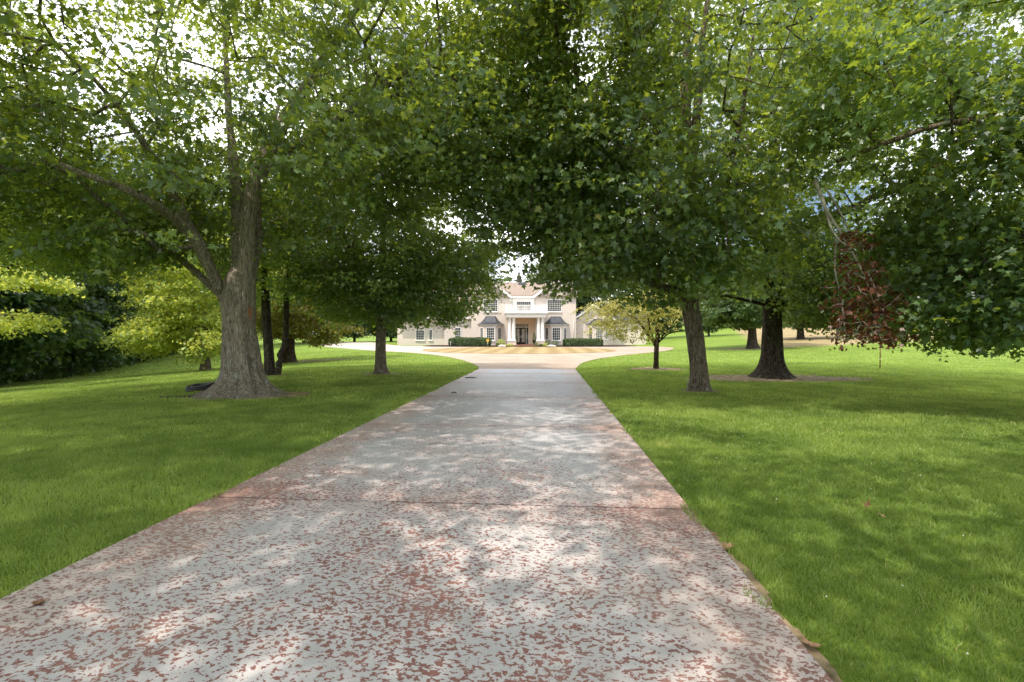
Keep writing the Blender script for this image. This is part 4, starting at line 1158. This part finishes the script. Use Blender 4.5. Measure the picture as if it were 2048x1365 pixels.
for yy in np.arange(PY+.25, -.3, .145):
    for xx in (PX0+.1, PX1-.1): rl_.box(xx-.03, xx+.03, yy-.03, yy+.03, zb+.1, zb+.86)
rl_.box(PX0+.05, PX1-.05, PY+.04, PY+.16, zb+.862, zb+.95); rl_.box(PX0+.05, PX1-.05, PY+.05, PY+.15, zb+.03, zb+.098)
for xx in (PX0+.1, PX1-.1):
    rl_.box(xx-.055, xx+.055, PY+.165, -.13, zb+.863, zb+.949); rl_.box(xx-.05, xx+.05, PY+.165, -.13, zb+.031, zb+.097)
br_ = part('balcony_railing', rl_, M['trim'])
for xx in (PX0+.02, PX0+.58, PX1-.58, PX1-.02):
    pm = MB(); pm.box(xx-.13, xx+.13, PY-.02, PY+.24, zb, zb+1.0); pm.box(xx-.16, xx+.16, PY-.05, PY+.27, zb+1.001, zb+1.06)
    part('railing_post', pm, M['trim'], br_)
# entrance
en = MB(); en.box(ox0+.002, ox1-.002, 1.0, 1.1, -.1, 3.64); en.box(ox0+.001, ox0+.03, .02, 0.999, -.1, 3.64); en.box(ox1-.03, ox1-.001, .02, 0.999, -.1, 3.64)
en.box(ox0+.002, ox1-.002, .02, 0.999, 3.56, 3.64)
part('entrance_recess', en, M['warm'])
pf = MB(); pf.box(PX0+.15, PX1-.15, PY-.4, 0.999, -.2, .13); pf.box(PX0+.9, PX1-.9, PY-.8, PY-.402, -.2, .02)
part('porch_floor', pf, M['porch'])
dc = hx(1030)
df = MB(); yD = 0.99
for a, b in ((dc-1.12, dc-1.05), (dc-.80, dc-.73), (dc+.73, dc+.80), (dc+1.05, dc+1.12)): df.box(a, b, yD-.10, yD, .13, 2.95)
df.box(dc-1.12, dc+1.12, yD-.102, yD+.001, 2.951, 3.05); df.box(dc-1.049, dc+1.049, yD-.098, yD-.001, 2.46, 2.54)
part('door_frame', df, M['trim'])
for s in (-1, 1):
    dm = MB(); xa, xb = (dc-.73, dc-.004) if s < 0 else (dc+.004, dc+.73)
    dm.box(xa, xa+.15, yD-.07, yD-.02, .14, 2.46); dm.box(xb-.15, xb, yD-.07, yD-.02, .14, 2.46)
    dm.box(xa+.15, xb-.15, yD-.069, yD-.021, .14, .42); dm.box(xa+.15, xb-.15, yD-.069, yD-.021, 2.30, 2.459)
    d_ = part('door', dm, M['black'])
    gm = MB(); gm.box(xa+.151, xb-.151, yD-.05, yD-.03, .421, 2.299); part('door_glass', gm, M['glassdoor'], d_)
    hm = MB(); hm.tube([(dc+s*.08, yD-.10, 1.0), (dc+s*.08, yD-.10, 1.35)], .022, 6); part('handle', hm, M['trim'], d_)
    sm = MB(); xa, xb = (dc-1.05, dc-.80) if s < 0 else (dc+.80, dc+1.05)
    sm.box(xa, xb, yD-.06, yD-.03, .14, 2.455); part('sidelight', sm, M['glass'])
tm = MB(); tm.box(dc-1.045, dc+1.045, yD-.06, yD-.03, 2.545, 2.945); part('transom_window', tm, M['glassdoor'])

# ------------------------------------------------------------------ front beds
def gy0(x, y): return g(x, y)+.06
def hedge(u0, u1, Y, h, depth, label, seed):
    x0, x1 = (u0-1024)/F*Y, (u1-1024)/F*Y
    r = empty('hedge', ((x0+x1)/2, Y, gy0(0, Y))); tag(r, label, 'hedge', None)
    w = (x1-x0)/2
    def fn(rng, n):
        # points on the faces of a slightly lumpy box
        P = rng.uniform(-1, 1, (n, 3)); f = rng.integers(0, 5, n)
        big = rng.random(n) < .9
        ax = np.choose(rng.choice(3, n, p=[.08, .46, .46]), [0, 1, 2])
        sg = np.where(ax == 2, 1, np.sign(rng.normal(size=n)))
        P[np.arange(n), ax] = sg*1.0
        o = np.zeros((n, 3)); o[np.arange(n), ax] = sg
        # rounded corners
        q_ = np.abs(P)**6; nr = (q_.sum(1))**(1/6); P = P/np.maximum(nr, 1)[:, None]
        P = P*np.array([w, depth/2, h/2])
        l = fnoise(P*1.6+seed, seed, 3)-.5
        P = P + o*(l*.22)[:, None]
        P[:, 2] += h/2
        return P, o
    core = MB(); core.box(-w*.95, w*.95, -depth*.36, depth*.36, -.05, h*.86); core.build('inner_branches', simple('hedge_inside', (.012, .018, .008), .9, .1, .3, 5), r)  # solid near-black box standing in for the hedge's dark inside
    leafy_volume('foliage', fn, int(1100*(w*2*(h+depth))), .085, M['leaf_hedge'], r, seed)
    return r
hedge(897, 983, 60.5, 1.05, 1.1, 'long clipped box hedge left of the portico steps', 41)
hedge(1125, 1206, 60.5, .92, 1.0, 'clipped box hedge right of the portico in front of the right bay', 42)
def shrub(x, Y, rx, rz, mat, label, seed, n=500, size=.08, z0=.0, name='shrub', group=None):
    r = empty(name, (x, Y, gy0(x, Y)+z0)); tag(r, label, 'shrub', group)
    def fn(rng, n):
        d = rng.normal(size=(n, 3)); d /= np.linalg.norm(d, axis=1, keepdims=True)
        P = d*(rng.random(n)**.25)[:, None]*np.array([rx, rx, rz]); P *= (.8+.4*fnoise(d*2+seed, seed, 2))[:, None]; P[:, 2] += rz*.85
        P = P[P[:, 2] > -.03]; d = d[:len(P)]
        return P, (P-np.array([0, 0, rz*.85]))/np.array([rx, rx, rz])
    leafy_volume('foliage', fn, n, size, mat, r, seed)
    st = MB()
    for k in range(4): a = k*1.57+seed; st.tube([(0, 0, -.05), (math.cos(a)*rx*.3, math.sin(a)*rx*.3, rz*.7)], .015, 4)
    st.build('stem', M['bark_far'], r)
    return r
def ux(c, Y): return (780+c*.2539-1024)/F*Y
shrub(ux(876, 60), 60, .62, .55, M['leaf_warm'], 'round yellow-green bush beside the left plinth', 51, 700)
shrub(ux(846, 59.5), 59.5, .3, .25, M['leaf_far'], 'little pale bush next to the round yellow-green one', 52, 250)
shrub(ux(940, 59), 59, .62, .2, M['leaf_warm'], 'low pale groundcover plant in front of the left plinth', 53, 350)
shrub(ux(1156, 59), 59, .38, .3, M['leaf_far'], 'small grey-green plant at the foot of the right plinth', 54, 300)
shrub(ux(1190, 59), 59, .3, .2, M['leaf_hedge'], 'tiny dark plant just right of the grey-green one', 55, 250)
shrub(ux(1220, 59), 59, .36, .25, M['leaf_warm'], 'small yellowish plant below the right columns', 56, 300)
shrub(ux(1243, 61), 61, .42, .42, M['leaf_hedge'], 'rounded dark shrub nearest the right columns', 57, 450)
shrub(ux(1302, 60.5), 60.5, .5, .42, M['leaf_hedge'], 'rounded dark shrub in front of the right bay window', 58, 450)
def rock(x, Y, sx, sy, sz, label, seed):
    bm = bmesh.new(); bmesh.ops.create_icosphere(bm, subdivisions=3, radius=1)
    for v in bm.verts:
        n = mnoise.noise(v.co*1.3 + Vector((seed, 0, 0)))*.35 + mnoise.noise(v.co*3.1 + Vector((seed, 0, 0)))*.12
        v.co *= 1+n; v.co.z = max(v.co.z, -.35); v.co = Vector((v.co.x*sx, v.co.y*sy, v.co.z*sz))
    me = bpy.data.meshes.new('rock'); bm.to_mesh(me); bm.free()
    o = link_mesh('rock', me, M['stone']); o.location = (x, Y, gy0(x, Y)+sz*.2); tag(o, label, 'rock')
rock(ux(880, 58.6), 58.6, .48, .3, .16, 'flat pale rock in the bed left of the porch steps', 1)
rock(ux(1268, 58.8), 58.8, .5, .3, .17, 'flat pale rock in the bed right of the porch', 2)
rock(ux(1288, 58.5), 58.5, .3, .25, .12, 'smaller pale rock lying against the flat one on the right', 3)
# urns with clipped cones
def urn(cx, label, seed):
    x = ux(cx, 63.4); r = empty('topiary_urn', (x, 63.4, g(x, 63.4)+.14)); tag(r, label, 'planter')
    m = MB(); m.lathe([(.16, 0), (.17, .04), (.08, .1), (.09, .16), (.2, .34), (.24, .55), (.27, .6), (.27, .64), (.2, .64)], (0, 0, 0), 14); m.build('urn', M['black'], r)
    def fn(rng, n):
        h = rng.random(n)**1.3; a = rng.random(n)*6.283; rad = .27*(1-h)**.8*np.sqrt(.5+.5*rng.random(n))+.02
        P = np.c_[rad*np.cos(a), rad*np.sin(a), .66+h*1.05]; return P, np.c_[np.cos(a), np.sin(a), .4+0*a]
    leafy_volume('foliage', fn, 900, .06, M['leaf_hedge'], r, seed)
    s = MB(); s.tube([(0, 0, .6), (0, 0, 1.5)], [.03, .008], 5); s.build('stem', M['bark_dark'], r)
urn(1136, 'dark urn with a clipped cone right of the front door', 61)
urn(990, 'dark urn with a clipped cone half hidden by the left columns', 62)
# yellow octagonal sign on a stake, and a white path light
sx_ = ux(770, 59.6); sg = empty('yard_sign', (sx_, 59.6, gy0(sx_, 59.6))); tag(sg, 'yellow octagonal sign on a white stake before the left hedge', 'sign')
m = MB(); m.tube([(0, 0, 0), (0, 0, .62)], .03, 6); m.build('stake', M['trim'], sg)
m = MB(); m.prism([(.19*math.cos(R(22.5+45*k)), -.03, .72+.19*math.sin(R(22.5+45*k))) for k in range(8)], (0, .02, 0)); so = m.build('plate', simple('sign_yellow', (.80, .50, .05), .5, .3, .05), sg)
m = MB(); m.box(-.09, .09, -.034, -.0305, .76, .79); m.box(-.07, .07, -.034, -.0305, .70, .73); m.build('emblem', simple('sign_dark', (.12, .13, .2), .5, .3, .05), so)
lx = ux(476, 59.3); lt = empty('path_light', (lx, 59.3, gy0(lx, 59.3))); tag(lt, 'little white path light at the left end of the left hedge', 'path light')
m = MB(); m.tube([(0, 0, 0), (0, 0, .38)], .025, 6); m.build('stake', M['trim'], lt)
m = MB(); m.lathe([(.05, .38), (.06, .5), (.11, .51), (.02, .58)], (0, 0, 0), 10); m.build('lamp_head', M['trim'], lt)

# ------------------------------------------------------------------ small things on the lawn
# coiled black hose at the foot of the big maple
hb = Vector((-7.75, 12.15, g(-7.75, 12.15)))
hose = MB(); rng = random.Random(6)
pts = []
for k in range(150):
    a = k/150*2*math.pi*6; r_ = .30 + .05*math.sin(a*.37) + .04*math.sin(a*1.7)
    tilt = .55 + .25*math.sin(k*.045)
    x = r_*1.05*math.cos(a) + .02*math.sin(k*.21); y = r_*.55*math.sin(a)
    z = .05 + (x+.32)*.42*tilt*1.1 + .10*math.sin(a*.5)**2 + y*.25 + .0006*k
    pts.append((x-.05, y, max(.02, z)))
pts += [(.18, -.25, .05), (-.15, -.38, .025), (-.55, -.40, .02), (-.85, -.36, .02)]
hose.tube(pts, .018, 6)
ho = hose.build('garden_hose', simple('black_rubber', (.012, .013, .016), .35, .5, .2), None, hb)
tag(ho, 'coil of black hose slumped against the left foot of the massive maple', 'hose')
# thin copper stake with white ties
st = at(1760, 737, 22.0); st.z = g(st.x, st.y)
sk = empty('garden_stake', st); tag(sk, 'thin brown stake with two white bands standing alone in the right lawn', 'stake')
m = MB(); m.tube([(0, 0, -.05), (.01, 0, .7), (.0, 0, 1.25)], .022, 7); m.build('stake_rod', simple('brown_stake', (.26, .11, .06), .6, .3, .2), sk)
for z in (.42, .95): m = MB(); m.tube([(0, 0, z), (0, 0, z+.035)], .03, 7); m.build('tie_band', M['trim'], sk)
# pale bent stick at the foot of the first right tree
m = MB(); m.tube([(0, 0, 0), (-.03, 0, .16), (.0, .02, .28), (.10, .05, .36)], [.012, .014, .012, .006], 6)
p = (4.68, 12.85, g(4.68, 12.85)); o = m.build('pale_stick', M['twig_grey'], None, p); tag(o, 'pale bent stick leaning on the base of the nearest right-hand trunk', 'stick')
# twigs and fallen leaves on the drive and lawn
for (u, v, L, lab) in ((942, 759, .42, 'dark stick lying across the far left of the drive'), (908, 790, .16, 'short dark bark scrap on the far drive by its left edge')):
    Y = CAMH*F/(v-HV); x = (u-1024)/F*Y
    m = MB(); m.tube([(-L/2, 0, .02), (-L*.1, .02, .03), (L*.2, -.01, .022), (L/2, .03, .03)], [.012, .02, .016, .006], 6)
    o = m.build('fallen_stick', M['bark_dark'], None, (x, Y, H)); tag(o, lab, 'stick')
DEAD = [((.30, .17, .10), 'a'), ((.42, .25, .16), 'b'), ((.20, .11, .06), 'c')]
M['dl'] = [simple('dry_leaf_'+n_, c_, .8, .15, .3, 20) for c_, n_ in DEAD]
T8 = T_MAPLE.copy()
leafspots = [(76, 1222, .085, 2, 'dark curled leaf on the drive at the lower left corner', 0), (432, 998, .10, 1, 'dry leaf at the left drive edge beside the second joint', 0),
    (1453, 1104, .10, 1, 'crisp tan leaf in the soil gap at the right drive edge', 0), (1428, 1078, .07, 0, 'smaller tan leaf a little up the right drive edge', 0),
    (1622, 1302, .10, 1, 'pale brown leaf at the lower right drive edge', 0), (1736, 1028, .07, 2, 'brown leaf standing up in the right lawn', .05),
    (1388, 1034, .07, 0, 'rust leaf at the right edge next to the joint', 0), (1762, 1048, .05, 1, 'tan leaf half sunk in the grass near the standing brown one', .04)]
for i, (u, v, s, mi, lab, up) in enumerate(leafspots):
    Y = CAMH*F/(v-HV); x = (u-1024)/F*Y
    rr = random.Random(i+3)
    N = 7; vs = []; fs = []
    ctr = Vector((0, 0.1, 0.0))
    V = [Vector((p[0], p[1], 0)) for p in T8]
    grid = [Vector((0, .12, .0))] + V
    out = []
    for p_ in grid:
        z = .55*(p_.x**2) + .35*(p_.y-.1)**2 + rr.uniform(-.05, .05)
        out.append((p_.x*s, p_.y*s, z*s))
    fs = [(0, k, k % len(V)+1) for k in range(1, len(V)+1)]
    m = MB(); m.mesh(out, fs, False); m.tube([(0, -.35*s, .04*s), (.05*s, -.8*s, .15*s)], .0016, 4)
    ond = abs((x-DO.x)*math.cos(DA)-Y*math.sin(DA)) < DW
    o = m.build('fallen_leaf', M['dl'][mi], None, (x, Y, g(x, Y)+(H+.002 if ond else .03)+up)); o.rotation_euler = (rr.uniform(-.3, .3)+(.9 if up > .045 else 0), rr.uniform(-.3, .3), rr.uniform(0, 6))
    tag(o, lab, 'leaf')

# ------------------------------------------------------------------ light, sky, camera
SUN_EL, SUN_DIR = 60.0, Vector((-.72, -.62, 0)).normalized()
S = Vector((SUN_DIR.x*math.cos(R(SUN_EL)), SUN_DIR.y*math.cos(R(SUN_EL)), math.sin(R(SUN_EL))))
sd = bpy.data.lights.new('sun', 'SUN'); sd.energy = 5.0; sd.angle = R(.53); sd.color = (1.0, .89, .75)
so = bpy.data.objects.new('sun', sd); COL.objects.link(so); so.rotation_euler = S.to_track_quat('Z', 'Y').to_euler(); so.location = S*60
w = bpy.data.worlds.new('World'); SC.world = w; w.use_nodes = True
nt = w.node_tree; nt.nodes.clear()
out = nt.nodes.new('ShaderNodeOutputWorld'); bg = nt.nodes.new('ShaderNodeBackground'); bg.inputs['Strength'].default_value = .15
sky = nt.nodes.new('ShaderNodeTexSky'); sky.sky_type = 'NISHITA'; sky.sun_disc = False
sky.sun_elevation = R(SUN_EL); sky.sun_rotation = math.atan2(S.x, S.y); sky.air_density = 1.0; sky.dust_density = 1.5
tc = nt.nodes.new('ShaderNodeTexCoord'); mp = nt.nodes.new('ShaderNodeMapping'); mp.inputs['Scale'].default_value = (1, 1, 2.2); mp.inputs['Location'].default_value = (3.3, 1.7, .4)
nz = nt.nodes.new('ShaderNodeTexNoise'); nz.inputs['Scale'].default_value = 2.3; nz.inputs['Detail'].default_value = 6; nz.inputs['Roughness'].default_value = .58
rp = nt.nodes.new('ShaderNodeValToRGB'); rp.color_ramp.elements[0].position = .41; rp.color_ramp.elements[1].position = .57
mx = nt.nodes.new('ShaderNodeMix'); mx.data_type = 'RGBA'; mx.inputs[7].default_value = (21.5, 21.7, 22.2, 1)
L = nt.links.new
L(tc.outputs['Generated'], mp.inputs['Vector']); L(mp.outputs[0], nz.inputs['Vector']); L(nz.outputs['Fac'], rp.inputs[0]); L(rp.outputs[0], mx.inputs[0])
L(sky.outputs[0], mx.inputs[6]); L(mx.outputs[2], bg.inputs['Color']); L(bg.outputs[0], out.inputs['Surface'])

cam = bpy.data.cameras.new('camera'); co = bpy.data.objects.new('camera', cam); COL.objects.link(co)
co.location = (0, 0, CAMH); co.rotation_euler = (R(90), 0, 0)
cam.sensor_width = 36; cam.lens = F*36/2048; cam.clip_start = .05; cam.clip_end = 5000
cam.shift_y = -(682.5-HV)/2048
SC.camera = co
SC.view_settings.view_transform = 'Standard'; SC.view_settings.look = 'None'; SC.view_settings.exposure = 0; SC.view_settings.gamma = 1
SC.cycles.max_bounces = 7; SC.cycles.diffuse_bounces = 4; SC.cycles.transmission_bounces = 5; SC.cycles.glossy_bounces = 2
SC.cycles.caustics_reflective = False; SC.cycles.caustics_refractive = False
SC.cycles.use_denoising = True; SC.cycles.sample_clamp_indirect = 6
